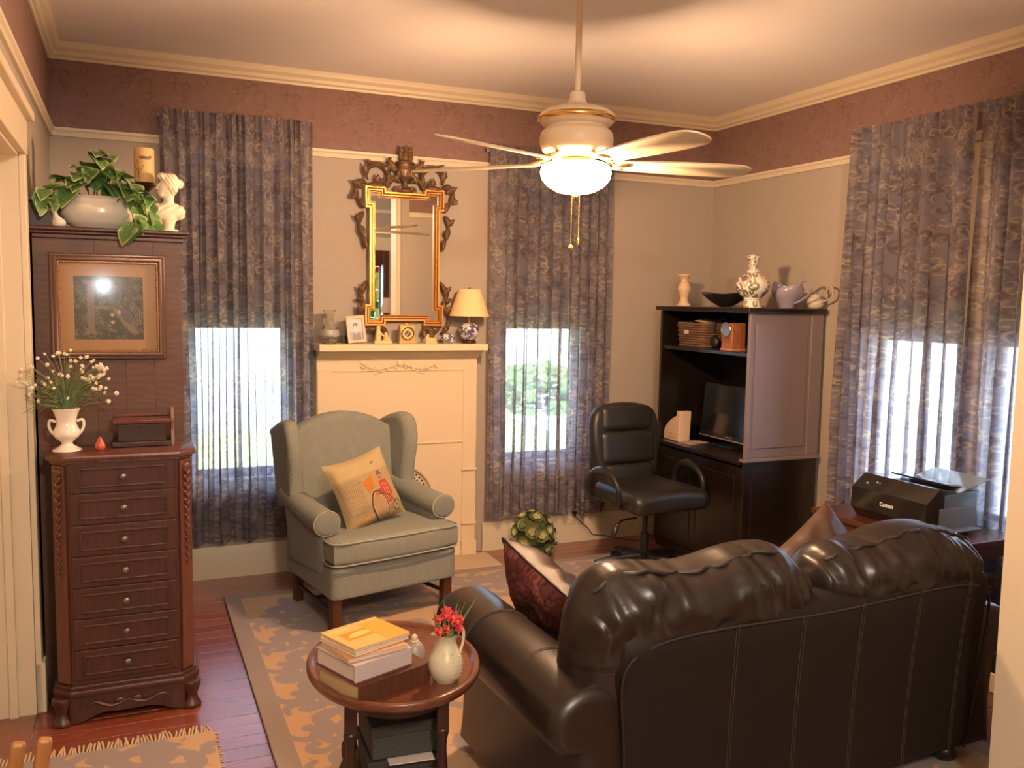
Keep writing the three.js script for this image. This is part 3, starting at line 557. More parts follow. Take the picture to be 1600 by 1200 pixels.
// ================================================================ ORNATE MIRROR
{
  const t = thing('wall_mirror', 'tall gilt mirror with a carved urn crest and scrolls hung above the mantel', 'mirror', [MX + 0.035, 0, 0.02]);
  // stepped outline (eared corners): half widths at the ears, at the waist, and inset of the middle of top and bottom
  const outline = (d) => { const xe = 0.245 - d, xm = 0.218 - d, xi = 0.118 + d, yb = 1.452 + d, yt = 2.272 - d, ye = 0.128 - 2 * d, st = 0.028;
    return [[-xe, yb], [-xi - 0.0, yb], [-xi, yb + st], [xi, yb + st], [xi, yb], [xe, yb], [xe, yb + ye], [xm, yb + ye], [xm, yt - ye], [xe, yt - ye], [xe, yt], [xi, yt], [xi, yt - st], [-xi, yt - st], [-xi, yt], [-xe, yt], [-xe, yt - ye], [-xm, yt - ye], [-xm, yb + ye], [-xe, yb + ye]]; };
  const band = (d0, d1, z, th, m, name) => { const s = shape(outline(d0)); const p = new THREE.Path(); outline(d1).forEach((q, i) => (i ? p.lineTo(...q) : p.moveTo(...q))); p.closePath(); s.holes.push(p); obj(name, at(ext(s, th, 0.0018, 1, 2, 0.3), 0, 0, z), m, t); };
  band(0, 0.013, 0, 0.034, mat.gold, 'outer_frame');
  band(0.0125, 0.019, 0, 0.024, mat.goldDark, 'dark_fillet');
  band(0.0185, 0.027, 0, 0.03, mat.gold, 'middle_frame');
  band(0.0265, 0.032, 0, 0.02, mat.goldDark, 'dark_fillet');
  band(0.0315, 0.037, 0, 0.023, mat.gold, 'inner_frame');
  obj('glass', at(ext(shape(outline(0.034)), 0.006, 0), 0, 0, 0.006), mat.mirror, t);
  // carving
  const leaf = (x, y, z, a, l, w) => at(grid(6, 8, (u, v) => { const k = sin(PI * Math.pow(v, 0.7)) * w * (1 + 0.25 * sin(v * 22)), s = (u - 0.5) * 2; return [s * k, v * l, 0.012 * sin(PI * v) * (1 - s * s) + 0.015 * v * v]; }), x, y, z, 0, 0, a);
  const C = [];
  const twin = (fn) => { for (const s of [-1, 1]) C.push(fn(s)); };
  // urn
  C.push(at(lathe([[0.001, 0], [0.045, 0.0], [0.05, 0.012], [0.022, 0.03], [0.012, 0.05], [0.02, 0.066], [0.05, 0.095], [0.056, 0.13], [0.05, 0.14], [0.046, 0.165], [0.056, 0.178], [0.03, 0.19], [0.014, 0.2]], 20), 0, 2.245, 0.025, 0, 0, 0, [1, 0.98, 0.6]));
  for (let i = 0; i < 9; i++) { const a = (i - 4) / 4 * 1.3; C.push(at(ball(0.007, 0, 0, 0, 1, 3.2, 1, 8), 0.052 * sin(a), 2.35, 0.025 + 0.03 * cos(a))); }
  twin((s) => tube([[s * 0.05, 2.375, 0.025], [s * 0.075, 2.37, 0.025], [s * 0.09, 2.4, 0.025], [s * 0.098, 2.435, 0.02], [s * 0.085, 2.44, 0.02]], (q) => 0.005 + 0.008 * sin(PI * q), 24));
  twin((s) => leaf(s * 0.055, 2.37, 0.03, -s * 0.75, 0.09, 0.02));
  for (let i = 0; i < 9; i++) C.push(leaf((i % 3 - 1) * 0.016, 2.425 + Math.floor(i / 3) * 0.022, 0.025, (1 - (i % 3)) * 0.55 + rr(-0.15, 0.15), 0.05, 0.016));
  C.push(ball(0.022, 0, 2.45, 0.025, 1, 1.5, 0.8, 10));
  // swags from the urn to the corners
  twin((s) => tube([[s * 0.03, 2.3, 0.025], [s * 0.06, 2.325, 0.03], [s * 0.1, 2.3, 0.03], [s * 0.13, 2.27, 0.02], [s * 0.15, 2.26, 0.02]], (q) => 0.008 + 0.007 * sin(PI * q), 24));
  twin((s) => leaf(s * 0.1, 2.3, 0.03, -s * 0.2, 0.05, 0.016)); twin((s) => leaf(s * 0.075, 2.3, 0.03, s * 0.6, 0.06, 0.018)); twin((s) => leaf(s * 0.13, 2.265, 0.03, s * 1.0, 0.05, 0.015));
  twin((s) => ball(0.016, s * 0.04, 2.262, 0.03, 1, 1, 0.6, 10)); twin((s) => tube([[s * 0.012, 2.25, 0.03], [s * 0.045, 2.275, 0.034], [s * 0.065, 2.255, 0.03], [s * 0.048, 2.248, 0.032]], 0.007, 16));
  // big C scrolls over the ears
  twin((s) => tube(Array.from({ length: 15 }, (_, i) => { const a = 3.9 - i / 14 * 4.4; return [s * (-0.17 - 0) * -1 - s * 0.068 * cos(a) * -1, 2.335 + 0.062 * sin(a), 0.025 + 0.01 * sin(i)]; }), (q) => 0.006 + 0.011 * sin(PI * Math.min(1, q * 0.9 + 0.08)), 44));
  twin((s) => leaf(s * 0.115, 2.375, 0.03, s * 0.9, 0.06, 0.017)); twin((s) => leaf(s * 0.235, 2.33, 0.03, -s * 0.2, 0.07, 0.02)); twin((s) => leaf(s * 0.17, 2.285, 0.03, 0, 0.055, 0.02)); twin((s) => leaf(s * 0.165, 2.285, 0.03, s * 0.7, 0.045, 0.014)); twin((s) => leaf(s * 0.2, 2.39, 0.028, -s * 0.9, 0.05, 0.014));
  twin((s) => at(lathe([[0.001, 0], [0.035, 0], [0.04, 0.01], [0.03, 0.02], [0.02, 0.024], [0.001, 0.024]], 16), s * 0.18, 2.268, 0.022, 0, 0, 0, [1.2, 1, 0.5]));
  // outer wings of leaves down the sides
  const sideRun = (pts) => twin((s) => tube(pts.map(([x, y, z]) => [s * x, y, z]), (q) => 0.007 + 0.012 * Math.abs(sin(q * 9)) * (1 - q * 0.6), 50));
  sideRun([[0.235, 2.285, 0.02], [0.275, 2.29, 0.024], [0.3, 2.25, 0.024], [0.285, 2.2, 0.022], [0.262, 2.16, 0.02], [0.25, 2.14, 0.018]]);
  twin((s) => leaf(s * 0.28, 2.27, 0.03, -s * 1.1, 0.05, 0.018)); twin((s) => leaf(s * 0.29, 2.22, 0.03, -s * 2.2, 0.05, 0.02)); twin((s) => leaf(s * 0.268, 2.2, 0.03, s * 2.8, 0.07, 0.018)); twin((s) => leaf(s * 0.262, 2.25, 0.03, -s * 0.7, 0.06, 0.018));
  sideRun([[0.25, 2.12, 0.015], [0.27, 2.09, 0.02], [0.275, 2.04, 0.022], [0.268, 2.0, 0.02], [0.25, 1.955, 0.018], [0.235, 1.91, 0.014]]);
  twin((s) => leaf(s * 0.265, 2.06, 0.03, -s * 0.8, 0.06, 0.018)); twin((s) => leaf(s * 0.265, 2.04, 0.03, s * 3.0, 0.07, 0.018)); twin((s) => leaf(s * 0.25, 1.98, 0.025, s * 2.9, 0.08, 0.015)); twin((s) => ball(0.02, s * 0.263, 2.01, 0.025, 1, 1.2, 0.8, 10));
  sideRun([[0.226, 1.72, 0.014], [0.25, 1.68, 0.02], [0.268, 1.64, 0.02], [0.25, 1.6, 0.02], [0.255, 1.56, 0.02], [0.275, 1.53, 0.02], [0.28, 1.48, 0.02], [0.268, 1.43, 0.02], [0.235, 1.41, 0.02]]);
  twin((s) => leaf(s * 0.25, 1.64, 0.03, -s * 0.6, 0.07, 0.018)); twin((s) => leaf(s * 0.255, 1.6, 0.03, -s * 1.2, 0.05, 0.015)); twin((s) => leaf(s * 0.265, 1.52, 0.03, -s * 0.4, 0.07, 0.02)); twin((s) => leaf(s * 0.275, 1.46, 0.03, s * 2.6, 0.05, 0.018));
  // lower drops
  twin((s) => tube([[s * 0.23, 1.445, 0.02], [s * 0.2, 1.42, 0.024], [s * 0.165, 1.425, 0.028], [s * 0.14, 1.44, 0.022], [s * 0.115, 1.42, 0.022], [s * 0.105, 1.395, 0.022]], (q) => 0.006 + 0.009 * sin(PI * q), 30));
  twin((s) => leaf(s * 0.17, 1.435, 0.03, PI, 0.07, 0.02)); twin((s) => leaf(s * 0.185, 1.43, 0.03, s * 2.5, 0.05, 0.016)); twin((s) => leaf(s * 0.15, 1.43, 0.03, -s * 2.5, 0.05, 0.016)); twin((s) => ball(0.013, s * 0.168, 1.425, 0.035, 1, 1, 0.8, 10)); twin((s) => leaf(s * 0.115, 1.43, 0.028, -s * 2.9, 0.055, 0.018));
  obj('carved_ornament', C, Object.assign(mat.bronze, { side: THREE.DoubleSide }), t);
}

// ================================================================ ON THE MANTEL
const MY = 1.35;
{
  const c = thing('glass_carafe', 'empty clear glass carafe with a flared neck at the left end of the mantel', 'carafe', [1.415, MY, 0.12]);
  obj('body', lathe([[0.001, 0.002], [0.035, 0.001], [0.052, 0.02], [0.056, 0.055], [0.046, 0.09], [0.028, 0.118], [0.023, 0.145], [0.026, 0.17], [0.036, 0.19], [0.034, 0.19], [0.0235, 0.168], [0.02, 0.145], [0.025, 0.119], [0.043, 0.09], [0.053, 0.055], [0.049, 0.022], [0.03, 0.006], [0.001, 0.006]], 32), mat.clearGlass, c);
  obj('label_band', lathe([[0.0525, 0.03], [0.0575, 0.055], [0.0505, 0.082]], 32), P(lin(0.75, 0.75, 0.7), 0.4, { transmission: 0.6, thickness: 0 }), c);
}
{
  const photo = canvasTex(128, 160, (c, w, h) => {
    c.fillStyle = '#b9b2b4'; c.fillRect(0, 0, w, h); c.fillStyle = '#8d8790'; c.fillRect(0, h * 0.62, w, h);
    c.fillStyle = '#6a6570'; c.beginPath(); c.moveTo(20, h); c.quadraticCurveTo(26, 104, 66, 98); c.quadraticCurveTo(104, 104, 110, h); c.fill();
    c.fillStyle = '#c9c0bd'; c.beginPath(); c.ellipse(66, 70, 21, 27, 0, 0, 7); c.fill(); c.fillRect(56, 88, 20, 18);
    c.fillStyle = '#4a454e'; c.beginPath(); c.ellipse(64, 50, 26, 17, 0, PI, 0); c.fill(); c.fillRect(40, 48, 10, 10); c.fillStyle = '#d8d4d4'; c.beginPath(); c.moveTo(58, 104); c.lineTo(66, 122); c.lineTo(75, 104); c.fill();
    c.fillStyle = '#55505a'; c.fillRect(56, 66, 6, 3); c.fillRect(70, 66, 6, 3); c.fillRect(62, 85, 9, 2);
  }, { wrap: false });
  const f = thing('photo_frame', 'tilted cream wooden frame with a grey portrait photograph, beside the glass carafe', 'photo frame', [1.577, MY + 0.004, 0.12], 0.05);
  const s = shape([[-0.055, 0], [0.055, 0], [0.055, 0.158], [-0.055, 0.158]]); s.holes.push(hole(-0.039, 0.017, 0.039, 0.141));
  const g = new THREE.Group(); g.name = 'tilted_frame'; g.rotation.set(-0.16, 0, -0.03); 
  const tilt = (q) => at(q, 0, 0, 0, -0.16, 0.0, 0.075);
  obj('frame', tilt(at(ext(s, 0.014, 0.003, 2), 0, 0, 0)), M(lin(0.62, 0.5, 0.32), 0.5), f);
  const pg = new THREE.PlaneGeometry(0.08, 0.126); pg.translate(0, 0.079, 0.007);
  obj('photograph', tilt(pg), M('#ffffff', 0.4, { map: photo }), f);
  obj('backing', tilt(span(-0.052, 0.052, 0.004, 0.154, 0.0, 0.005, 0.001)), mat.legWood, f);
  obj('easel_back', tube([[0, 0.1, -0.01], [0, 0.002, -0.055]], 0.004), mat.legWood, f);
  tag(obj('dark_box', span(1.493, 1.54, MY, MY + 0.045, 0.035, 0.09, 0.004), mat.espresso), 'tiny dark box half hidden behind the photo frame on the mantel', 'box');
}
const figMat = P(lin(0.78, 0.53, 0.24), 0.4, { clearcoat: 0.4 });
function sdfMesh(res, lo, hi, f) {                                       // marching cubes over a box
  const m = new MarchingCubes(res, new THREE.MeshBasicMaterial(), false, false, 200000); m.isolation = 0;
  for (let k = 0; k < res; k++) for (let j = 0; j < res; j++) for (let i = 0; i < res; i++) {
    const q = [i, j, k].map((a, d) => lerp(lo[d], hi[d], a / res)); m.field[i + j * res + k * res * res] = -f(q[0], q[1], q[2]);
  }
  m.update();
  const n = m.count, p = new Float32Array(n * 3);
  for (let i = 0; i < n; i++) for (let d = 0; d < 3; d++) p[i * 3 + d] = lerp(lo[d], hi[d], (m.positionArray[i * 3 + d] + 1) / 2);
  let g = new THREE.BufferGeometry(); g.setAttribute('position', new THREE.BufferAttribute(p, 3));
  g = mergeVertices(g, 1e-6); g.computeVertexNormals(); return g;
}
const smin = (a, b, k) => { const h = clamp(0.5 + 0.5 * (b - a) / k, 0, 1); return lerp(b, a, h) - k * h * (1 - h); };
const sEll = (x, y, z, c, r) => { const X = (x - c[0]) / r[0], Y = (y - c[1]) / r[1], Z = (z - c[2]) / r[2], k = Math.hypot(X, Y, Z); return (k - 1) * Math.min(...r); };
const sCap = (x, y, z, a, b, r0, r1) => { const d = [b[0] - a[0], b[1] - a[1], b[2] - a[2]], q = [x - a[0], y - a[1], z - a[2]], t = clamp((q[0] * d[0] + q[1] * d[1] + q[2] * d[2]) / (d[0] ** 2 + d[1] ** 2 + d[2] ** 2), 0, 1); return Math.hypot(q[0] - d[0] * t, q[1] - d[1] * t, q[2] - d[2] * t) - lerp(r0, r1, t); };
const blend = (list, k) => list.reduce((a, b) => smin(a, b, k));
{ // two small cream ornaments and the clock
  const g = sdfMesh(44, [-0.065, -0.01, -0.04], [0.065, 0.125, 0.04], (x, y, z) => blend([
    Math.max(Math.abs(x) - 0.052, Math.abs(y - 0.008) - 0.008, Math.abs(z) - 0.025), sCap(x, y, z, [-0.025, 0.015, 0], [-0.025, 0.07, 0], 0.02, 0.014), sEll(x, y, z, [-0.023, 0.092, 0], [0.013, 0.015, 0.013]),
    sCap(x, y, z, [-0.015, 0.062, 0.01], [0.012, 0.04, 0.016], 0.007, 0.005), sCap(x, y, z, [0.02, 0.015, 0], [0.022, 0.035, 0], 0.018, 0.013), sEll(x, y, z, [0.022, 0.055, 0.004], [0.011, 0.013, 0.011]), sCap(x, y, z, [0.04, 0.014, 0], [0.04, 0.03, 0], 0.01, 0.007)], 0.008));
  const f = tag(obj('figurine', g, figMat), 'larger cream figurine group of standing figures between photo frame and clock', 'figurine'); f.position.set(1.727, MY, 0.12);
  const h = sdfMesh(36, [-0.05, -0.01, -0.035], [0.05, 0.07, 0.035], (x, y, z) => blend([Math.max(Math.abs(x) - 0.036, Math.abs(y - 0.006) - 0.006, Math.abs(z) - 0.02), sEll(x, y, z, [-0.02, 0.028, 0], [0.014, 0.016, 0.013]), sEll(x, y, z, [0.004, 0.022, 0], [0.017, 0.014, 0.014]), sEll(x, y, z, [-0.018, 0.046, 0.003], [0.01, 0.01, 0.009]), sEll(x, y, z, [0.026, 0.02, 0], [0.01, 0.013, 0.012])], 0.007));
  const i = tag(obj('figurine', h, figMat), 'small low cream figurine between the gold clock and the patterned ball', 'figurine'); i.position.set(2.025, MY, 0.12);
  const dial = canvasTex(256, 256, (c, w) => {
    c.fillStyle = '#c9a640'; c.fillRect(0, 0, w, w); c.fillStyle = '#2f2c22'; c.beginPath(); c.arc(128, 128, 116, 0, 7); c.fill();
    c.fillStyle = '#e8d58a'; c.beginPath(); c.arc(128, 128, 100, 0, 7); c.fill(); c.fillStyle = '#6c6047'; c.beginPath(); c.arc(128, 128, 60, 0, 7); c.fill();
    c.strokeStyle = '#2f2a20'; for (let k = 0; k < 12; k++) { const a = k / 12 * 2 * PI; c.lineWidth = 9; c.beginPath(); c.moveTo(128 + 78 * cos(a), 128 + 78 * sin(a)); c.lineTo(128 + 95 * cos(a), 128 + 95 * sin(a)); c.stroke(); }
    c.strokeStyle = '#f4ecd0'; c.lineWidth = 8; c.beginPath(); c.moveTo(128, 128); c.lineTo(92, 176); c.moveTo(128, 128); c.lineTo(150, 92); c.stroke();
  }, { wrap: false });
  const k = thing('mantel_clock', 'small square gold mantel clock with a round dial, under the mirror', 'clock', [1.876, MY, 0.12]);
  obj('case', [span(-0.048, 0.048, 0.0, 0.108, -0.022, 0.022, 0.006), span(-0.053, 0.053, 0, 0.012, -0.026, 0.026, 0.003), at(ball(0.012, 0, 0, 0, 1.4, 0.7, 1, 10), 0, 0.112, 0)], P(lin(0.62, 0.42, 0.17), 0.35, { metalness: 0.5 }), k);
  obj('dial', at(new THREE.CircleGeometry(0.041, 36), 0, 0.058, 0.0225), M('#ffffff', 0.3, { map: dial, metalness: 0.3 }), k);
  obj('bezel', at(new THREE.TorusGeometry(0.041, 0.004, 8, 40), 0, 0.058, 0.0225), mat.brass, k);
  const b = tag(obj('patterned_ball', at(lathe([[0.001, 0], [0.02, 0.0], [0.036, 0.014], [0.043, 0.032], [0.036, 0.05], [0.02, 0.061], [0.001, 0.064]], 28), 2.137, MY, 0.12), P('#ffffff', 0.2, { map: blueWhite, clearcoat: 1 })), 'blue and white patterned china ball beside the table lamp', 'ornament');
  const l = thing('table_lamp', 'unlit lamp with blue and white jar base and cream shade on the mantel', 'lamp', [2.272, MY, 0.12]);
  obj('foot', lathe([[0.001, 0], [0.043, 0], [0.045, 0.008], [0.04, 0.018], [0.034, 0.022], [0.001, 0.022]], 28, false), mat.darkWood, l);
  obj('jar', lathe([[0.03, 0.022], [0.036, 0.026], [0.055, 0.05], [0.064, 0.078], [0.059, 0.104], [0.042, 0.12], [0.03, 0.124], [0.001, 0.126]], 32), P('#ffffff', 0.2, { map: blueWhite, clearcoat: 1 }), l);
  obj('stem', [cyl(0.012, 0.01, 0.012, 0, 0.124, 0, 14), cyl(0.005, 0.005, 0.19, 0, 0.13, 0, 10)], mat.brass, l);
  obj('lamp_shade', lathe([[0.122, 0.165], [0.124, 0.167], [0.069, 0.328], [0.067, 0.328], [0.122, 0.165]], 40, false), Object.assign(P(lin(0.82, 0.6, 0.3), 0.9), { side: THREE.DoubleSide }), l);
  obj('finial', [ball(0.007, 0, 0.338, 0, 1, 1, 1, 10), tube([[-0.067, 0.325, 0], [0, 0.327, 0], [0.067, 0.325, 0]], 0.0015, 6, 5)], mat.brass, l);
}

// ================================================================ ARMCHAIR
{
  const t = thing('wingback_armchair', 'grey green upholstered wingback armchair with dark square legs in front of the mantel', 'armchair', [1.475, 0.0145, 0.775], 0.25);
  const F = mat.fabric;
  const rail = obj('seat_base', softBox(0.7, 0.165, 0.62, 0.018, 10, (c) => { c.x *= 1 - 0.1 * (0.5 - c.z / 0.62); }).translate(0, 0.245, 0.0), F, t);
  for (const [x, z, h] of [[-0.315, 0.265, 1], [0.315, 0.265, 1], [-0.265, -0.27, 0], [0.265, -0.27, 0]]) obj('leg', h ? span(x - 0.024, x + 0.024, 0, 0.175, z - 0.024, z + 0.024, 0.003) : at(span(-0.021, 0.021, 0, 0.19, -0.021, 0.021, 0.003), x, 0, z, 0.0, 0, 0), mat.legWood, t);
  for (const s of [-1, 1]) obj('stretcher', tube([[s * 0.315, 0.085, 0.255], [s * 0.265, 0.085, -0.265]], 0.012, 4, 6), mat.darkWood, t);
  obj('stretcher', tube([[-0.285, 0.085, -0.02], [0.285, 0.085, -0.02]], 0.011, 4, 6), mat.darkWood, t);
  // T shaped seat cushion
  const tee = shape([[-0.275, -0.24], [0.275, -0.24], [0.285, 0.19], [0.345, 0.2], [0.35, 0.325], [0.2, 0.345], [-0.2, 0.345], [-0.35, 0.325], [-0.345, 0.2], [-0.285, 0.19]]);
  const cg = at(ext(tee, 0.125, 0.034, 5, 8, 1.2), 0, 0, 0, -PI / 2, 0, PI).translate(0, 0.33, 0.0);
  { // flip so the T faces the front, and crown the top
    const p = cg.attributes.position; for (let i = 0; i < p.count; i++) { const x = p.getX(i), z = p.getZ(i), y = p.getY(i); p.setY(i, y + (y > 0.4 ? 0.022 * Math.max(0, 1 - (x / 0.36) ** 2) * Math.max(0, 1 - (z / 0.36) ** 2) : 0)); } }
  const cush = obj('seat_cushion', cg, F, t);
  { const pts = tee.getPoints(4).map((q) => [-q.x * 0.985, 0.446, q.y * 0.985]); obj('piping', [tube(pts, 0.0045, 120, 6, true), tube(pts.map((q) => [q[0], 0.34, q[2]]), 0.0045, 120, 6, true)], mat.piping, cush); }
  // back with a camel hump
  const lean = (g) => at(g, 0, 0.32, -0.2, -0.17, 0, 0);
  const bsh = new THREE.Shape(); bsh.moveTo(-0.275, 0); bsh.lineTo(0.275, 0); bsh.lineTo(0.3, 0.585); bsh.bezierCurveTo(0.24, 0.6, 0.2, 0.67, 0, 0.682); bsh.bezierCurveTo(-0.2, 0.67, -0.24, 0.6, -0.3, 0.585); bsh.closePath();
  const bg = at(ext(bsh, 0.13, 0.035, 5, 20, 1.2), 0, 0, -0.1);
  { const p = bg.attributes.position; for (let i = 0; i < p.count; i++) { const x = p.getX(i), y = p.getY(i), z = p.getZ(i); if (z > 0) p.setZ(i, z + 0.035 * Math.max(0, 1 - (x / 0.28) ** 2) * Math.max(0, sin(PI * clamp(y / 0.66, 0, 1)))); } bg.computeVertexNormals(); }
  obj('backrest', lean(toCreasedNormals(boxUV(bg), 1.0)), F, t);
  // wings: a soft slab whose front edge swells outwards
  for (const s of [-1, 1]) {
    const w = new THREE.Shape(); w.moveTo(-0.12, 0.2); w.lineTo(0.14, 0.2); w.bezierCurveTo(0.1, 0.3, 0.17, 0.4, 0.175, 0.5); w.bezierCurveTo(0.178, 0.6, 0.15, 0.645, 0.08, 0.65); w.bezierCurveTo(0.0, 0.652, -0.06, 0.63, -0.12, 0.62); w.closePath();
    const g = ext(w, 0.085, 0.036, 5, 16, 1.2); at(g, 0, 0, -0.0425); at(g, 0, 0, 0, 0, -PI / 2, 0);
    const p = g.attributes.position; for (let i = 0; i < p.count; i++) { const z = p.getZ(i), y = p.getY(i); p.setX(i, p.getX(i) + s * (0.31 + 0.035 * clamp((z + 0.1) / 0.28, 0, 1) ** 2 + 0.012 * clamp((y - 0.4) / 0.25, 0, 1))); }
    obj('wing', lean(toCreasedNormals(boxUV(g), 1.2)), F, t);
    // arm: a scrolled roll over a panel
    const arm = [];
    arm.push(softBox(0.09, 0.3, 0.42, 0.025, 8, (c) => { c.x += s * 0.012 * clamp(c.y / 0.15, -1, 1); }).translate(s * 0.312, 0.4, -0.01));
    const roll = (r0, r1) => at(grid(28, 20, (u, v) => { const a = u * 2 * PI, r = lerp(r0, r1, v); return [r * cos(a) * 1.12, r * sin(a), lerp(-0.26, 0.215, v), u * 0.42, v * 0.5]; }), 0, 0, 0);
    const rg = roll(0.055, 0.062); { const p2 = rg.attributes.position; for (let i = 0; i < p2.count; i++) { const v = (p2.getZ(i) + 0.26) / 0.475; p2.setY(i, p2.getY(i) + 0.535 + 0.05 * (1 - v) ** 2 - 0.012 * v); p2.setX(i, p2.getX(i) + s * (0.312 + 0.02 * v)); } rg.computeVertexNormals(); }
    arm.push(swapUV(rg));
    arm.push(at(lathe([[0.001, 0.012], [0.03, 0.011], [0.054, 0.006], [0.062, -0.012]], 28), s * 0.332, 0.523, 0.215, PI / 2, 0, 0, [1.12, 1, 1]));
    obj('arm', arm, F, t);
    obj('piping', at(new THREE.TorusGeometry(0.06, 0.0042, 6, 40), s * 0.332, 0.523, 0.214, 0, 0, 0, [1.12, 1, 1]), mat.piping, t);
  }
}
// pillow with the old-time cyclist
{
  const tex = canvasTex(512, 512, (c, w, h) => {
    c.fillStyle = '#bda97f'; c.fillRect(0, 0, w, h); c.fillStyle = '#cdbb8a'; c.fillRect(0, 0, w, 150);
    c.strokeStyle = 'rgba(120,96,92,.45)'; c.lineWidth = 5; for (let i = 0; i < 11; i++) { c.beginPath(); c.moveTo(14 + i * 17, 168); c.lineTo(40 + i * 14, 420); c.stroke(); }
    c.strokeStyle = 'rgba(120,96,100,.5)'; c.lineWidth = 3; for (let i = 0; i < 12; i++) { c.beginPath(); c.moveTo(60 + i * 17, 400 - (i % 3) * 14); c.lineTo(60 + i * 17, 438); c.stroke(); }
    c.fillStyle = '#c89a4c'; c.beginPath(); c.moveTo(90, 440); c.lineTo(214, 436); c.lineTo(220, 512); c.lineTo(96, 512); c.fill(); c.strokeStyle = '#e2cf9e'; c.lineWidth = 6; for (let i = 0; i < 6; i++) { c.beginPath(); c.moveTo(104 + i * 20, 440); c.lineTo(110 + i * 20, 512); c.stroke(); }
    c.fillStyle = '#cf8a30'; c.beginPath(); c.moveTo(196, 214); c.lineTo(290, 170); c.lineTo(318, 250); c.lineTo(228, 296); c.fill(); c.fillStyle = '#d6a050'; c.beginPath(); c.moveTo(290, 170); c.lineTo(318, 250); c.lineTo(276, 262); c.fill();
    c.fillStyle = '#3a3230'; c.fillRect(330, 84, 30, 6); c.fillRect(326, 92, 16, 5); c.fillRect(176, 196, 22, 5);
    c.fillStyle = '#b39480'; c.beginPath(); c.ellipse(356, 206, 24, 22, 0, 0, 7); c.fill(); c.fillStyle = '#8a6a58'; c.fillRect(330, 180, 52, 12); c.fillRect(340, 160, 32, 22); c.fillStyle = '#5a4038'; c.fillRect(344, 212, 22, 5);
    c.fillStyle = '#c9503c'; c.beginPath(); c.moveTo(330, 234); c.lineTo(402, 236); c.lineTo(424, 330); c.lineTo(392, 410); c.lineTo(356, 402); c.lineTo(346, 330); c.lineTo(272, 322); c.lineTo(276, 292); c.lineTo(330, 288); c.fill();
    c.strokeStyle = '#dcae8e'; c.lineWidth = 5; for (let i = 0; i < 3; i++) { c.beginPath(); c.moveTo(350 + i * 18, 250); c.lineTo(366 + i * 18, 392); c.stroke(); }
    c.strokeStyle = '#e0b898'; c.lineWidth = 7; c.beginPath(); c.moveTo(402, 240); c.bezierCurveTo(450, 280, 470, 330, 474, 392); c.stroke();
    c.lineWidth = 11; c.strokeStyle = '#3c3028'; c.beginPath(); c.ellipse(284, 408, 62, 112, -0.1, 0, 7); c.stroke(); c.lineWidth = 7; c.strokeStyle = '#dcb896'; c.beginPath(); c.ellipse(288, 408, 54, 106, -0.1, 0, 7); c.stroke();
    c.lineWidth = 2.5; c.strokeStyle = 'rgba(206,140,104,.85)'; for (let i = 0; i < 14; i++) { const a = i / 14 * PI; c.beginPath(); c.moveTo(288 + 52 * cos(a), 408 + 104 * sin(a)); c.lineTo(288 - 52 * cos(a), 408 - 104 * sin(a)); c.stroke(); }
    c.lineWidth = 9; c.strokeStyle = '#463a32'; c.beginPath(); c.ellipse(430, 442, 30, 36, 0, 0, 7); c.stroke(); c.lineWidth = 4; c.strokeStyle = '#e6d2b4'; c.beginPath(); c.ellipse(432, 442, 25, 31, 0, 0, 7); c.stroke(); c.fillStyle = '#4a3c34'; c.fillRect(424, 434, 12, 12);
    c.strokeStyle = '#5a4236'; c.lineWidth = 6; c.beginPath(); c.moveTo(300, 320); c.quadraticCurveTo(390, 330, 424, 430); c.stroke();
    c.fillStyle = 'rgba(150,120,112,.6)'; c.fillRect(356, 420, 40, 46); c.fillStyle = '#c7b46a'; c.fillRect(352, 470, 44, 40);
  }, { wrap: false });
  const t = thing('throw_pillow', 'square tan pillow printed with an old-time cyclist in red, on the armchair', 'pillow', [1.44, 0.645, 0.855], 0);
  t.rotation.set(-0.38, 0.33, 0.2, 'YXZ');
  obj('printed_front', pillowHalf(0.37, 0.37, 0.13, 1, 24, 0.09, 0.006, 2), M('#d6d0cc', 0.9, { map: tex }), t);
  obj('back', pillowHalf(0.37, 0.37, 0.1, -1, 20, 0.09, 0.004, 3), M(lin(0.5, 0.4, 0.24), 0.9), t);
}

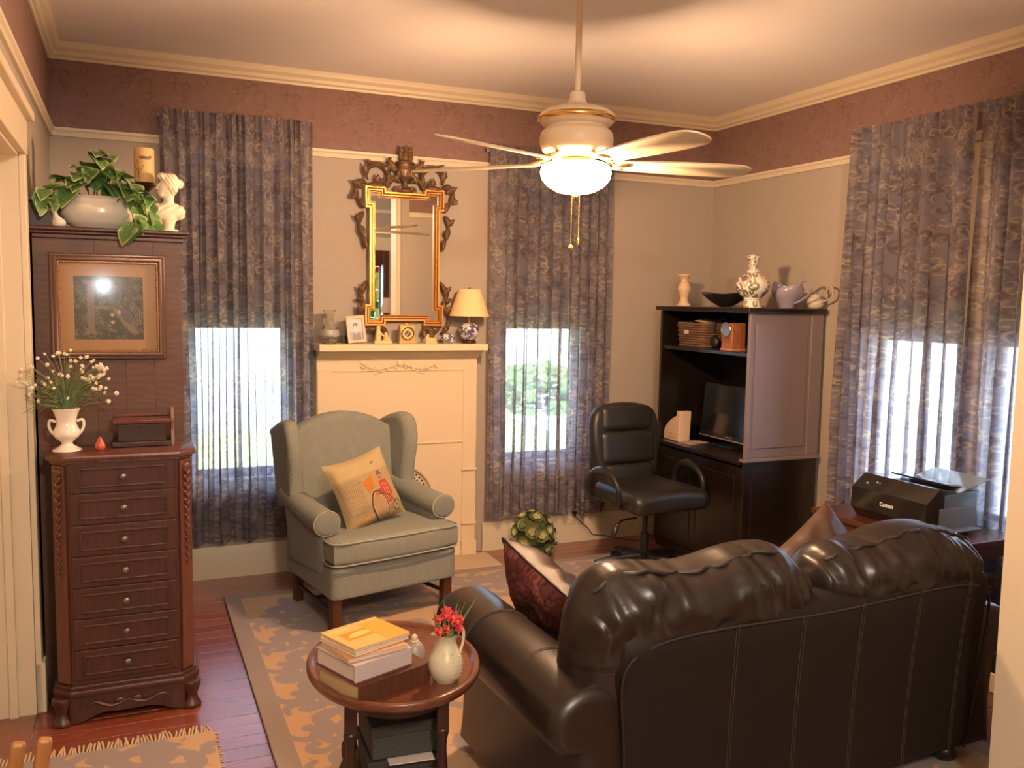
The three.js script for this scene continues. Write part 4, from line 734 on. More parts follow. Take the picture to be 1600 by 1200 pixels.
// ================================================================ ARMOIRE AND TALL DRESSER
{
  const t = thing('armoire', 'tall brown wooden armoire whose plain side carries the framed picture', 'armoire', [0, 0, 0]);
  const x0 = 0.025, x1 = 0.555, z0 = 0.24, z1 = 1.38, H = 1.83;
  seed(71);
  const n = 5, bw = (x1 - x0) / n;
  for (let i = 0; i < n; i++) { const g = bx(bw - 0.0004, H - 0.06, 0.02, 0, 0, 0, 0.0006); obj('side_board', at(swapUV(g), x0 + (i + 0.5) * bw, H / 2 + 0.03, z1 - 0.01), mat.panelWood, t); }
  obj('carcass', [plain(x0, x1, 0.06, H, z0, z0 + 0.02), plain(x0, x0 + 0.02, 0.06, H, z0 + 0.02, z1 - 0.021), plain(x0, x1, H - 0.02, H, z0, z1 - 0.021), plain(x0, x1, 0.06, 0.09, z0, z1 - 0.021)], mat.mahogany, t);
  obj('cornice', [span(x0 - 0.0, x1 + 0.012, H - 0.005, H + 0.012, z0 - 0.0, z1 + 0.012, 0.004), span(x0 - 0.01, x1 + 0.025, H + 0.012, H + 0.024, z0, z1 + 0.022, 0.005), span(x0 - 0.015, x1 + 0.03, H + 0.024, H + 0.04, z0, z1 + 0.028, 0.006)], mat.mahogany, t);
  obj('plinth', [span(x0, x1 + 0.012, 0, 0.1, z0, z1 + 0.01, 0.004)], mat.mahogany, t);
  for (const k of [0, 1]) { const d = obj('door', [plain(x1 - 0.018, x1, 0.11, H - 0.02, lerp(z0, z1, k / 2) + 0.004, lerp(z0, z1, (k + 1) / 2) - 0.004), span(x1, x1 + 0.008, 0.25, H - 0.18, lerp(z0, z1, k / 2) + 0.1, lerp(z0, z1, (k + 1) / 2) - 0.1, 0.004)], mat.panelWood, t);
    obj('hinge', [span(x1 - 0.002, x1 + 0.014, 1.25, 1.32, k ? z1 - 0.03 : z0 + 0.01, k ? z1 - 0.008 : z0 + 0.032, 0.003)], mat.mahoganyLight, d);
    obj('knob', at(lathe([[0.001, 0.03], [0.012, 0.027], [0.014, 0.018], [0.006, 0.01], [0.005, 0]], 14), x1, 1.0, (z0 + z1) / 2 + (k ? 0.05 : -0.05), 0, 0, -PI / 2), mat.brass, d); }
}
{
  const t = thing('tall_dresser', 'narrow tall dark mahogany dresser of seven small drawers with carved corner posts', 'dresser', [0, 0, 0]);
  const x0 = 0.085, x1 = 0.565, z1 = 1.645, z0 = 1.41, H = 1.025, ch = 0.05;
  const foot = (d) => shape([[x0 - d, -z0], [x0 - d, -(z1 - ch) - d * 0.5], [x0 + ch - d * 0.5, -z1 - d], [x1 - ch + d * 0.5, -z1 - d], [x1 + d, -(z1 - ch) - d * 0.5], [x1 + d, -z0]]);
  const slab = (d, y, h, b) => at(ext(foot(d), h, b, 2, 2, 0.5), 0, y, 0, -PI / 2, 0, 0);
  obj('carcass', slab(0, 0.13, H - 0.15, 0), mat.mahogany, t);
  obj('top', [slab(0.008, H - 0.035, 0.012, 0.004), slab(0.02, H - 0.024, 0.024, 0.008)], mat.mahoganyLight, t);
  obj('base', [slab(0.01, 0.13, 0.02, 0.006), slab(0.02, 0.105, 0.03, 0.01)], mat.mahogany, t);
  // shaped apron and claw feet
  const ap = new THREE.Shape(); ap.moveTo(x0 + 0.035, 0.0); ap.lineTo(x0 + 0.035, 0.11); ap.lineTo(x1 - 0.035, 0.11); ap.lineTo(x1 - 0.035, 0.0); ap.bezierCurveTo(x1 - 0.1, 0.0, x1 - 0.1, 0.03, x1 - 0.17, 0.035); ap.bezierCurveTo((x0 + x1) / 2 + 0.04, 0.03, (x0 + x1) / 2 - 0.04, 0.03, x0 + 0.17, 0.035); ap.bezierCurveTo(x0 + 0.1, 0.03, x0 + 0.1, 0, x0 + 0.035, 0); ap.closePath();
  const apr = obj('apron', at(ext(ap, 0.022, 0.004), 0, 0, z1 - 0.012), mat.mahogany, t);
  obj('carving', [-1, 1].map((s) => [tube([[(x0 + x1) / 2, 0.075, z1 + 0.012], [(x0 + x1) / 2 + s * 0.06, 0.06, z1 + 0.014], [(x0 + x1) / 2 + s * 0.12, 0.08, z1 + 0.012], [(x0 + x1) / 2 + s * 0.15, 0.06, z1 + 0.012]], (q) => 0.003 + 0.004 * sin(PI * q)), ball(0.016, (x0 + x1) / 2 + s * 0.03, 0.075, z1 + 0.01, 1.4, 0.8, 0.5, 10)]).flat(), mat.mahogany, apr);
  for (const [x, z] of [[x0 + 0.012, z1 - 0.012], [x1 - 0.012, z1 - 0.012], [x0 + 0.02, z0 + 0.03], [x1 - 0.02, z0 + 0.03]]) obj('foot', at(lathe([[0.001, 0], [0.032, 0.0], [0.036, 0.012], [0.026, 0.03], [0.022, 0.05], [0.032, 0.08], [0.036, 0.1], [0.03, 0.108], [0.001, 0.11]], 18), x, 0, z), mat.mahogany, t);
  // chamfered corner posts with carved drops
  for (const s of [0, 1]) {
    const px = s ? x1 - ch / 2 : x0 + ch / 2, pz = z1 - ch / 2, ry = s ? PI / 4 : -PI / 4;
    const p = obj('corner_post', at(span(-0.03, 0.03, 0.155, H - 0.04, -0.004, 0.01, 0.004), px, 0, pz, 0, ry, 0), mat.mahoganyLight, t);
    const c = []; for (let i = 0; i < 13; i++) { const y = H - 0.08 - i * 0.03, k = 1 - i * 0.045; c.push(at(ball(0.0135 * k, 0, 0, 0, 0.7, 1.25, 0.7, 8), -0.008 * k, y, 0.012, 0, 0, 0.5), at(ball(0.0135 * k, 0, 0, 0, 0.7, 1.25, 0.7, 8), 0.008 * k, y - 0.012, 0.012, 0, 0, -0.5)); }
    c.push(at(ball(0.02, 0, 0, 0, 1.1, 0.9, 0.7, 10), 0, H - 0.065, 0.01));
    obj('carved_drop', at(merge(c), px, 0, pz, 0, ry, 0), mat.mahoganyLight, p);
  }
  for (let i = 0; i < 7; i++) {
    const h = 0.116, y0 = 0.168 + i * 0.119, a = x0 + 0.058, b = x1 - 0.058;
    const d = obj('drawer', [span(a, b, y0, y0 + h, z1 - 0.004, z1 + 0.008, 0.003), ...[[a + 0.03, b - 0.03, y0 + h - 0.03, y0 + h - 0.022], [a + 0.03, b - 0.03, y0 + 0.02, y0 + 0.028], [a + 0.03, a + 0.038, y0 + 0.02, y0 + h - 0.022], [b - 0.038, b - 0.03, y0 + 0.02, y0 + h - 0.022]].map(([p, q, r, u]) => span(p, q, r, u, z1 + 0.005, z1 + 0.015, 0.003))], mat.mahogany, t);
    obj('knob', at(lathe([[0.001, 0.026], [0.011, 0.023], [0.013, 0.016], [0.006, 0.009], [0.009, 0.001], [0.001, 0]], 16), (a + b) / 2, y0 + h / 2, z1 + 0.006, PI / 2, 0, 0), mat.pewter, d);
  }
}
{ // framed letter picture
  const tex = canvasTex(512, 480, (c, w, h) => {
    c.fillStyle = '#3d3d30'; c.fillRect(0, 0, w, h); seed(61);
    for (let i = 0; i < 320; i++) { const x = rnd() * w, y = rnd() * h, a = rnd() * 7, s = rr(28, 66); c.strokeStyle = c.fillStyle = ['rgba(110,104,84,.7)', 'rgba(80,84,66,.8)', 'rgba(128,112,92,.55)', 'rgba(52,56,48,.8)'][i % 4]; scroll(c, x, y, s, a, 1, 8); }
    c.fillStyle = '#74655a'; c.fillRect(98, 42, 52, 380); c.beginPath(); c.moveTo(50, 436); c.quadraticCurveTo(98, 424, 100, 380); c.lineTo(148, 380); c.quadraticCurveTo(150, 424, 200, 436); c.fill(); c.beginPath(); c.moveTo(56, 36); c.lineTo(200, 36); c.lineTo(150, 66); c.lineTo(98, 66); c.fill();
    c.fillRect(146, 226, 150, 20); c.strokeStyle = '#5e5346'; c.lineWidth = 16; c.beginPath(); c.moveTo(150, 54); c.bezierCurveTo(300, 40, 360, 90, 340, 160); c.bezierCurveTo(326, 214, 296, 232, 250, 236); c.stroke();
    c.fillStyle = '#75665a'; c.beginPath(); c.moveTo(296, 236); c.bezierCurveTo(370, 250, 420, 340, 480, 436); c.lineTo(420, 430); c.bezierCurveTo(372, 390, 340, 330, 286, 262); c.fill();
    c.fillStyle = '#57505e'; c.beginPath(); c.ellipse(388, 300, 70, 36, 0.9, 0, 7); c.fill(); c.fillStyle = '#b49a5c'; for (const [x, y] of [[280, 290], [282, 346], [330, 270]]) { c.beginPath(); c.arc(x, y, 14, 0, 7); c.fill(); }
    c.strokeStyle = '#7d735e'; c.lineWidth = 5; for (let i = 0; i < 4; i++) { c.beginPath(); c.arc(400, 300, 50 + i * 16, -1.3, 1.1); c.stroke(); }
  }, { wrap: false });
  const t = thing('framed_picture', 'square bronze-framed print of a decorated letter with a bird behind glass', 'picture', [0.288, 1.565, 1.381]);
  const prof = [[0, 0], [0.026, 0], [0.026, 0.01], [0.018, 0.02], [0.01, 0.028], [0.003, 0.024], [0, 0.014]];
  const hw = 0.207, hh = 0.205, fw = 0.036;
  const fm = P(lin(0.12, 0.058, 0.035), 0.3, { metalness: 0.45, clearcoat: 0.4 });
  const ring = (d0, d1, z0, th, m, n) => { const s = shape([[-hw + d0, -hh + d0], [hw - d0, -hh + d0], [hw - d0, hh - d0], [-hw + d0, hh - d0]]); s.holes.push(hole(-hw + d1, -hh + d1, hw - d1, hh - d1)); return obj(n, at(ext(s, th, Math.min(0.005, (d1 - d0) / 2.5), 3, 2, 0.5), 0, 0, z0), m, t); };
  ring(0, 0.013, 0, 0.022, fm, 'frame'); ring(0.011, 0.028, 0, 0.03, fm, 'frame_moulding'); 
  const lip = ring(0.027, 0.036, 0, 0.02, P(lin(0.36, 0.17, 0.07), 0.3, { metalness: 0.6 }), 'beaded_lip');
  const beads = []; for (let i = 0; i < 36; i++) for (const s of [-1, 1]) { const q = (i + 0.5) / 36 * 2 - 1; beads.push(ball(0.0036, q * (hw - 0.036), s * (hh - 0.034), 0.019, 1, 1, 1, 6), ball(0.0036, s * (hw - 0.034), q * (hh - 0.036), 0.019, 1, 1, 1, 6)); }
  obj('beading', beads, P(lin(0.36, 0.17, 0.07), 0.3, { metalness: 0.6 }), lip);
  const ms = shape([[-hw + 0.03, -hh + 0.03], [hw - 0.03, -hh + 0.03], [hw - 0.03, hh - 0.03], [-hw + 0.03, hh - 0.03]]); ms.holes.push(hole(-0.125, -0.128, 0.122, 0.118));
  obj('mat_board', at(ext(ms, 0.003, 0.001, 1), 0, 0, 0.006), M(lin(0.36, 0.2, 0.085), 0.8), t);
  const pg = new THREE.PlaneGeometry(0.25, 0.25); pg.translate(-0.0015, -0.005, 0.0055);
  obj('print', pg, M('#ffffff', 0.8, { map: tex }), t);
  obj('pane', plain(-hw + 0.034, hw - 0.034, -hh + 0.034, hh - 0.034, 0.0135, 0.015), P('#ffffff', 0.08, { transmission: 1, thickness: 0, ior: 1.5 }), t);
}

// ---- on the armoire
const AY = 1.87;
{ // heart shaped leaf
  const heart = (L, Wd, fold, sd) => grid(10, 12, (u, v) => { const s = (u - 0.5) * 2, k = Math.pow(sin(PI * Math.pow(clamp(v, 0, 1), 0.62)), 0.8) * Wd * (v < 0.2 ? 0.7 + v * 1.5 : 1); return [s * k, v * L - (1 - Math.abs(s)) * 0 - 0.14 * L * (1 - v) * (Math.abs(s)), fold * Math.abs(s) * k * 1.1 + 0.12 * L * sin(PI * v * 0.9) - 0.16 * L * v * v + 0.02 * L * sin(s * 4 + sd), u, v]; });
  const lt = (edge, mid) => canvasTex(128, 128, (c, w, h) => { c.fillStyle = edge; c.fillRect(0, 0, w, h); const g = c.createRadialGradient(64, 64, 4, 64, 64, 60); g.addColorStop(0, mid); g.addColorStop(0.75, mid); g.addColorStop(1, edge); c.fillStyle = g; c.fillRect(0, 0, w, h); c.strokeStyle = 'rgba(190,205,140,.6)'; c.lineWidth = 2.5; c.beginPath(); c.moveTo(64, 0); c.lineTo(64, 128); for (let i = 1; i < 6; i++) { c.moveTo(64, i * 20); c.lineTo(20, i * 20 + 26); c.moveTo(64, i * 20); c.lineTo(108, i * 20 + 26); } c.stroke(); }, { wrap: false });
  const lm = [lt('#a9b878', '#4d7a3c'), lt('#5d8a4a', '#3a6a38'), lt('#c0c688', '#5c8646')].map((m) => P('#ffffff', 0.5, { map: m, side: THREE.DoubleSide, transmission: 0.15, thickness: 0 }));
  const lg = [heart(0.095, 0.046, 0.3, 1), heart(0.085, 0.042, 0.2, 2), heart(0.075, 0.036, 0.4, 3)];
  const t = thing('potted_plant', 'trailing variegated ivy in a white oval planter on top of the armoire', 'plant', [0.25, AY, 1.2]);
  const pot = grid(56, 30, (u, v) => { const a = u * 2 * PI, R = [[0.055, 0.0], [0.085, 0.004], [0.12, 0.03], [0.137, 0.065], [0.134, 0.095], [0.118, 0.115], [0.116, 0.125], [0.128, 0.135], [0.122, 0.138], [0.11, 0.125], [0.1, 0.11]], k = v * (R.length - 1), i = Math.min(R.length - 2, Math.floor(k)), f = k - i; const r = lerp(R[i][0], R[i + 1][0], f), y = lerp(R[i][1], R[i + 1][1], f); return [r * cos(a) * 1.02, y + 0.012 * Math.max(0, v - 0.6) * cos(a * 2), r * sin(a) * 0.62]; });
  obj('planter', [pot, at(cyl(0.055, 0.055, 0.006, 0, 0, 0, 32), 0, 0, 0, 0, 0, 0, [1, 1, 0.62])], Object.assign(mat.china.clone(), { side: THREE.DoubleSide }), t);
  obj('soil', at(cyl(0.105, 0.108, 0.01, 0, 0.108, 0, 32), 0, 0, 0, 0, 0, 0, [1, 1, 0.6]), M(lin(0.04, 0.025, 0.015), 1), t);
  seed(77);
  const vines = []; const leaf = (p, dir, i, s = 1) => { const m = sub('leaf', lg[i % 3], lm[(i * 7 + 1) % 3], t); m.position.copy(p); m.up.set(0, 1, 0); const d = dir.clone().normalize(), side = V(-d.z, 0.2, d.x).normalize(), n = side.clone().cross(d).normalize(); m.quaternion.setFromRotationMatrix(new THREE.Matrix4().makeBasis(side, d, n)); m.scale.setScalar(s); };
  let q = 0;
  const mound = [[-0.085, 0.2], [-0.05, 0.25], [0.0, 0.3], [0.03, 0.315], [0.06, 0.26], [0.1, 0.25], [0.14, 0.2], [-0.11, 0.19], [0.0, 0.22], [0.05, 0.21], [-0.04, 0.2], [0.085, 0.2], [0.125, 0.165], [-0.02, 0.27]];
  for (const [x, y] of mound) for (let k = 0; k < 3; k++) {
    const p = V(x + rr(-0.02, 0.02), y - 0.025 + rr(-0.02, 0.015), 0.02 + k * 0.022 + rr(-0.02, 0.02));
    vines.push(tube([[x * 0.4, 0.11, 0], [x * 0.8, y * 0.75, 0.01], p.toArray()], 0.0018, 8, 5));
    leaf(p, V(x * 3 + rr(-0.7, 0.7), rr(-0.9, 0.35), rr(0.3, 0.9)), q++, rr(0.85, 1.15));
  }
  const trail = (pts, n, sc = 0.9) => { vines.push(tube(pts, 0.002, 24, 5)); const c = new THREE.CatmullRomCurve3(pts.map((p) => V(...p))); for (let i = 1; i <= n; i++) { const p = c.getPoint(i / n), d = c.getTangent(i / n); leaf(p, V(d.x * 0.5 + rr(-0.6, 0.6), d.y * 0.6 - 0.35, rr(0.2, 0.7)), q++, sc * rr(0.8, 1.1)); } };
  trail([[-0.08, 0.13, 0.04], [-0.12, 0.16, 0.07], [-0.16, 0.155, 0.09], [-0.19, 0.13, 0.11], [-0.2, 0.09, 0.12]], 8, 0.72);
  trail([[-0.1, 0.13, 0.03], [-0.14, 0.13, 0.06], [-0.16, 0.09, 0.1]], 4, 0.6);
  trail([[0.08, 0.13, 0.05], [0.13, 0.13, 0.1], [0.155, 0.07, 0.14], [0.14, 0.02, 0.2], [0.12, -0.01, 0.215]], 9, 0.85);
  trail([[0.1, 0.13, 0.05], [0.17, 0.15, 0.08], [0.2, 0.09, 0.1], [0.2, 0.03, 0.13]], 7, 0.9);
  obj('vine', vines, M(lin(0.16, 0.22, 0.08), 0.7), t);
}
{
  const ct = canvasTex(256, 256, (c, w, h) => { c.fillStyle = '#d9b074'; c.fillRect(0, 0, w, h); c.strokeStyle = '#6a4a33'; c.lineWidth = 3; for (const x of [40, 168]) { c.beginPath(); c.moveTo(x, 250); c.quadraticCurveTo(x + 8, 150, x - 6, 90); c.moveTo(x, 200); c.lineTo(x + 26, 130); c.moveTo(x, 170); c.lineTo(x - 24, 120); c.stroke(); c.fillStyle = '#6d5347'; c.beginPath(); c.ellipse(x + 30, 78, 26, 12, 0.2, 0, 7); c.fill(); c.beginPath(); c.arc(x + 52, 68, 9, 0, 7); c.fill(); } }, {});
  const c = thing('pillar_candle', 'thick cream pillar candle painted with a bird, raised behind the bust on the armoire', 'candle', [0.43, AY + 0.21, 1.14], -1.65);
  const wax = lathe([[0.001, 0], [0.0385, 0], [0.04, 0.004], [0.04, 0.138], [0.036, 0.144], [0.03, 0.141], [0.001, 0.138]], 36, false); for (let i = 0; i < wax.attributes.uv.count; i++) wax.attributes.uv.setY(i, clamp(wax.attributes.position.getY(i) / 0.144, 0, 0.99));
  obj('wax', wax, P('#ffffff', 0.5, { map: ct, transmission: 0.1, thickness: 0 }), c);
  obj('wick', cyl(0.001, 0.001, 0.012, 0, 0.138, 0, 6), mat.blackPlastic, c);
  tag(obj('candle_stand', at(lathe([[0.001, 0], [0.042, 0], [0.044, 0.01], [0.03, 0.022], [0.018, 0.04], [0.026, 0.07], [0.03, 0.095], [0.02, 0.12], [0.016, 0.17], [0.036, 0.195], [0.04, 0.205], [0.001, 0.21]], 28), 0.43, AY, 1.14), mat.darkWood), 'dark turned wooden stand under the pillar candle on the armoire', 'candle holder');
  const g = sdfMesh(64, [-0.085, -0.01, -0.06], [0.085, 0.27, 0.06], (x, y, z) => {
    let d = blend([sEll(x, y, z, [0.004, 0.196, 0], [0.031, 0.04, 0.03]), sEll(x, y, z, [-0.018, 0.18, 0], [0.022, 0.03, 0.02]), sEll(x, y, z, [-0.026, 0.158, 0], [0.012, 0.01, 0.011])], 0.012);
    d = smin(d, sCap(x, y, z, [-0.036, 0.2, 0], [-0.044, 0.182, 0], 0.004, 0.0055), 0.006);                         // nose
    d = smin(d, sCap(x, y, z, [-0.036, 0.166, -0.004], [-0.036, 0.166, 0.004], 0.004, 0.004), 0.005);               // lips
    for (const s of [-1, 1]) { d = Math.max(d, -sEll(x, y, z, [-0.036, 0.198, s * 0.013], [0.006, 0.004, 0.006])); d = smin(d, sEll(x, y, z, [0.004, 0.188, s * 0.03], [0.006, 0.01, 0.004]), 0.003); }
    const hair = blend([sEll(x, y, z, [0.01, 0.212, 0], [0.036, 0.036, 0.035]), sEll(x, y, z, [0.042, 0.205, 0], [0.02, 0.02, 0.02]), sEll(x, y, z, [-0.022, 0.232, 0], [0.02, 0.016, 0.026]), sEll(x, y, z, [0.02, 0.185, 0.016], [0.018, 0.024, 0.018])], 0.008) + 0.0016 * sin(x * 420 + y * 260) * 0.8;
    d = smin(d, hair, 0.004);
    d = smin(d, sCap(x, y, z, [0.006, 0.165, 0], [0.0, 0.12, 0], 0.018, 0.02), 0.014);
    d = smin(d, blend([sEll(x, y, z, [0.0, 0.092, 0], [0.052, 0.036, 0.034]), sEll(x, y, z, [-0.018, 0.075, 0], [0.036, 0.03, 0.03]), sEll(x, y, z, [0.044, 0.088, 0], [0.022, 0.026, 0.026]), sEll(x, y, z, [-0.045, 0.09, 0], [0.018, 0.024, 0.024])], 0.02) + 0.0015 * sin(x * 160 - y * 260), 0.014);
    d = smin(d, sCap(x, y, z, [0, 0.06, 0], [0, 0.02, 0], 0.028, 0.022), 0.014);
    return smin(d, Math.max(Math.hypot(x, z) - 0.04, Math.abs(y - 0.008) - 0.008), 0.006);
  });
  const b = tag(obj('bust', g, mat.chinaMatte), 'small cream porcelain bust of a woman with pinned-up hair on the armoire', 'bust'); b.position.set(0.518, AY, 1.225); b.rotation.y = 0.1;
  const k = sdfMesh(40, [-0.04, -0.008, -0.03], [0.04, 0.09, 0.03], (x, y, z) => blend([sEll(x, y, z, [0, 0.014, 0], [0.024, 0.015, 0.016]), sCap(x, y, z, [-0.014, 0.015, 0], [-0.018, 0.05, 0], 0.009, 0.006), sEll(x, y, z, [-0.018, 0.055, 0], [0.009, 0.009, 0.008]), sCap(x, y, z, [0.014, 0.015, 0], [0.02, 0.06, 0], 0.006, 0.004)], 0.008));
  const kk = tag(obj('figurine', k, mat.chinaMatte), 'tiny cream figurine in front of the bust on the armoire', 'figurine'); kk.position.set(0.462, AY, 1.29);
  const s = sdfMesh(40, [-0.045, -0.008, -0.03], [0.045, 0.13, 0.03], (x, y, z) => blend([sEll(x, y, z, [0.008, 0.02, 0], [0.026, 0.022, 0.018]), sCap(x, y, z, [0.0, 0.035, 0], [-0.014, 0.075, 0], 0.012, 0.007), sCap(x, y, z, [-0.014, 0.075, 0], [-0.022, 0.115, 0], 0.007, 0.004)], 0.012));
  const sw = tag(obj('figurine', s, mat.china), 'slender white china bird standing left of the planter on the armoire', 'figurine'); sw.position.set(0.105, AY, 1.27);
  const d = thing('wooden_box', 'dark wooden box half covered by ivy at the left end of the armoire top', 'box', [0.055, AY, 1.2]);
  obj('body', span(-0.05, 0.055, 0, 0.1, -0.07, 0.07, 0.004), mat.darkWood, d); obj('lid', span(-0.053, 0.058, 0.1, 0.125, -0.073, 0.073, 0.005), mat.darkWood, d);
}
// ---- on the dresser
const DY = 1.025;
{
  const v = thing('urn_vase', 'white two-handled urn vase holding the flowers on the dresser', 'vase', [0.133, DY, 1.53]);
  obj('body', lathe([[0.001, 0.0], [0.048, 0.0], [0.05, 0.006], [0.036, 0.014], [0.02, 0.026], [0.024, 0.036], [0.044, 0.055], [0.046, 0.075], [0.036, 0.098], [0.034, 0.115], [0.043, 0.145], [0.05, 0.16], [0.046, 0.16], [0.038, 0.143], [0.03, 0.115], [0.03, 0.1], [0.001, 0.098]], 40), mat.china, v);
  for (const s of [-1, 1]) obj('handle', tube([[s * 0.038, 0.112, 0], [s * 0.054, 0.117, 0], [s * 0.059, 0.1, 0], [s * 0.054, 0.08, 0], [s * 0.042, 0.062, 0]], 0.0055, 24, 8), mat.china, v);
  const f = thing('flower_bunch', 'spray of tiny white blossoms with grassy leaves in the urn vase', 'flowers', [0.133, DY + 0.14, 1.53]);
  seed(83);
  const petal = grid(4, 5, (a, b) => { const s = (a - 0.5) * 2, k = sin(PI * Math.pow(b, 0.6)) * 0.0042; return [s * k, b * 0.009, 0.002 * sin(PI * b)]; });
  const pm = M(lin(0.8, 0.72, 0.56), 0.7, { side: THREE.DoubleSide }), bl = merge([0, 1, 2, 3, 4].map((i) => at(petal.clone(), 0, 0, 0, -0.5, 0, 0).applyMatrix4(new THREE.Matrix4().makeRotationZ(i * 1.2566))).concat([ball(0.0028, 0, 0, 0.002, 1, 1, 1, 6)]));
  const stems = [], gr = [];
  for (let i = 0; i < 84; i++) {
    const side = i < 60 ? rr(-1, 1) : rr(0.3, 1.15), x = side * 0.155 + rr(-0.01, 0.01), y = 0.22 * Math.pow(rnd(), 0.7) * (1 - 0.4 * Math.abs(side)) + 0.04, z = rr(-0.045, 0.075);
    const m = sub('blossom', bl, pm, f); m.position.set(x, y, z); m.rotation.set(rr(-0.8, 0.3), rr(-0.8, 0.8), rnd() * 6); m.scale.setScalar(rr(0.8, 1.25));
    stems.push(tube([[0, 0, 0], [x * 0.45, y * 0.7, z * 0.4], [x, y, z]], 0.0009, 8, 4));
  }
  for (let i = 0; i < 120; i++) { const a = rnd() * 6.28, r = rr(0.05, 0.13), h = rr(0.03, 0.14), d = rr(-0.03, 0.02); gr.push(tube([[0, -0.01, 0], [cos(a) * r * 0.4, h * 0.8, sin(a) * r * 0.25], [cos(a) * r * 0.8, h, sin(a) * r * 0.45], [cos(a) * r * 1.15, h + d, sin(a) * r * 0.55]], (q) => 0.002 * (1 - q) + 0.0006, 8, 4)); }
  const gg = obj('grassy_leaves', gr, M(lin(0.17, 0.25, 0.11), 0.8), f); gg.userData.kind = 'stuff';
  const st = obj('stems', stems, M(lin(0.22, 0.28, 0.13), 0.8), f); st.userData.kind = 'stuff';
  const p = thing('pear_ornament', 'small red pear-shaped ornament between the vase and the box on the dresser', 'ornament', [0.247, DY, 1.565]);
  obj('body', lathe([[0.001, 0], [0.012, 0.001], [0.019, 0.012], [0.018, 0.024], [0.011, 0.038], [0.005, 0.05], [0.001, 0.053]], 24), P(lin(0.5, 0.09, 0.05), 0.35, { clearcoat: 0.5 }), p);
  obj('stem', tube([[0, 0.05, 0], [0.002, 0.058, 0]], 0.0014, 4, 5), mat.darkWood, p);
  const b = thing('letter_box', 'red-brown open wooden desk box with rounded ends at the back of the dresser', 'box', [0.395, DY, 1.475]);
  obj('tray', [span(-0.105, 0.105, 0.09, 0.108, -0.05, 0.05, 0.005), span(-0.1, 0.1, 0.108, 0.122, -0.048, -0.04, 0.003)], P(lin(0.2, 0.04, 0.02), 0.35, { map: woodTex, clearcoat: 0.4 }), b);
  obj('body', span(-0.088, 0.088, 0.02, 0.09, -0.045, 0.04, 0.004), mat.darkWood, b);
  obj('base', span(-0.11, 0.11, 0, 0.022, -0.052, 0.052, 0.005), mat.darkWood, b);
  const es = shape([[-0.052, 0], [0.052, 0], [0.052, 0.03], [0.03, 0.06], [0.045, 0.11], [0.02, 0.145], [-0.02, 0.145], [-0.045, 0.11], [-0.03, 0.06], [-0.052, 0.03]], true);
  obj('end_panel', at(ext(es, 0.012, 0.003), 0.105, 0, 0, 0, PI / 2, 0), P(lin(0.24, 0.14, 0.12), 0.4), b);
}

// ================================================================ DESK CABINET IN THE CORNER (its open front faces left)
const X0 = 3.575, X1 = 4.1, DZ0 = 0.235, DZ1 = 1.16, DH = 1.598;
{
  const t = thing('computer_cabinet', 'tall dark espresso computer cabinet in the corner with an open desk front', 'cabinet', [0, 0, 0]);
  const E = mat.espresso;
  obj('top', span(X0 - 0.035, X1 + 0.01, DH - 0.03, DH, DZ0 - 0.012, DZ1 + 0.025, 0.008), E, t);
  obj('side_panel', [span(X0, X1, 0.05, DH - 0.03, DZ0, DZ0 + 0.02, 0.003)], E, t);
  obj('lower_side_panel', [span(X0 - 0.005, X1, 0.05, 0.715, DZ1 - 0.022, DZ1, 0.004), span(X0 + 0.05, X1 - 0.05, 0.12, 0.66, DZ1 - 0.002, DZ1 + 0.004, 0.003)], E, t);
  const u = obj('upper_side_panel', [span(X0, X1, 0.735, DH - 0.03, DZ1 - 0.022, DZ1 - 0.004, 0.003)], mat.espressoGlare, t);  // glare on this side is in the panel colour
  obj('raised_panel', [span(X0 + 0.045, X1 - 0.11, 0.79, DH - 0.085, DZ1 - 0.006, DZ1 + 0.002, 0.004), span(X0, X0 + 0.03, 0.735, DH - 0.03, DZ1 - 0.006, DZ1 + 0.003, 0.003), span(X1 - 0.085, X1, 0.735, DH - 0.03, DZ1 - 0.006, DZ1 + 0.003, 0.003)], mat.espressoGlare, u);
  obj('ledge', span(X0 - 0.02, X1, 0.715, 0.735, DZ1 - 0.03, DZ1 + 0.018, 0.005), mat.espressoGlare, t);
  obj('back_panel', plain(X1 - 0.012, X1, 0.05, DH - 0.03, DZ0 + 0.02, DZ1 - 0.022), E, t);
  obj('shelf', span(X0 + 0.015, X1 - 0.012, 1.318, 1.34, DZ0 + 0.02, DZ1 - 0.022, 0.003), E, t);
  obj('desk_surface', span(X0 - 0.025, X1 - 0.012, 0.695, 0.72, DZ0 + 0.02, DZ1 - 0.022, 0.004), E, t);
  for (const k of [0, 1]) { const a = lerp(DZ0 + 0.022, DZ1 - 0.024, k / 2), b = lerp(DZ0 + 0.022, DZ1 - 0.024, (k + 1) / 2); const d = obj('lower_door', [span(X0, X0 + 0.018, 0.07, 0.68, a + 0.002, b - 0.002, 0.003), span(X0 - 0.005, X0 + 0.004, 0.13, 0.62, a + 0.06, b - 0.06, 0.004)], E, t);
    obj('knob', at(lathe([[0.001, 0.024], [0.011, 0.02], [0.005, 0.008], [0.006, 0]], 14), X0, 0.42, k ? a + 0.03 : b - 0.03, 0, 0, PI / 2), mat.pewter, d); }
  obj('plinth', span(X0 + 0.012, X1, 0, 0.06, DZ0, DZ1 - 0.005, 0.003), E, t);
  obj('power_socket', [span(X1 - 0.018, X1 - 0.011, 1.03, 1.066, 0.255, 0.28, 0.002)], M(lin(0.75, 0.75, 0.72), 0.5), t);
}
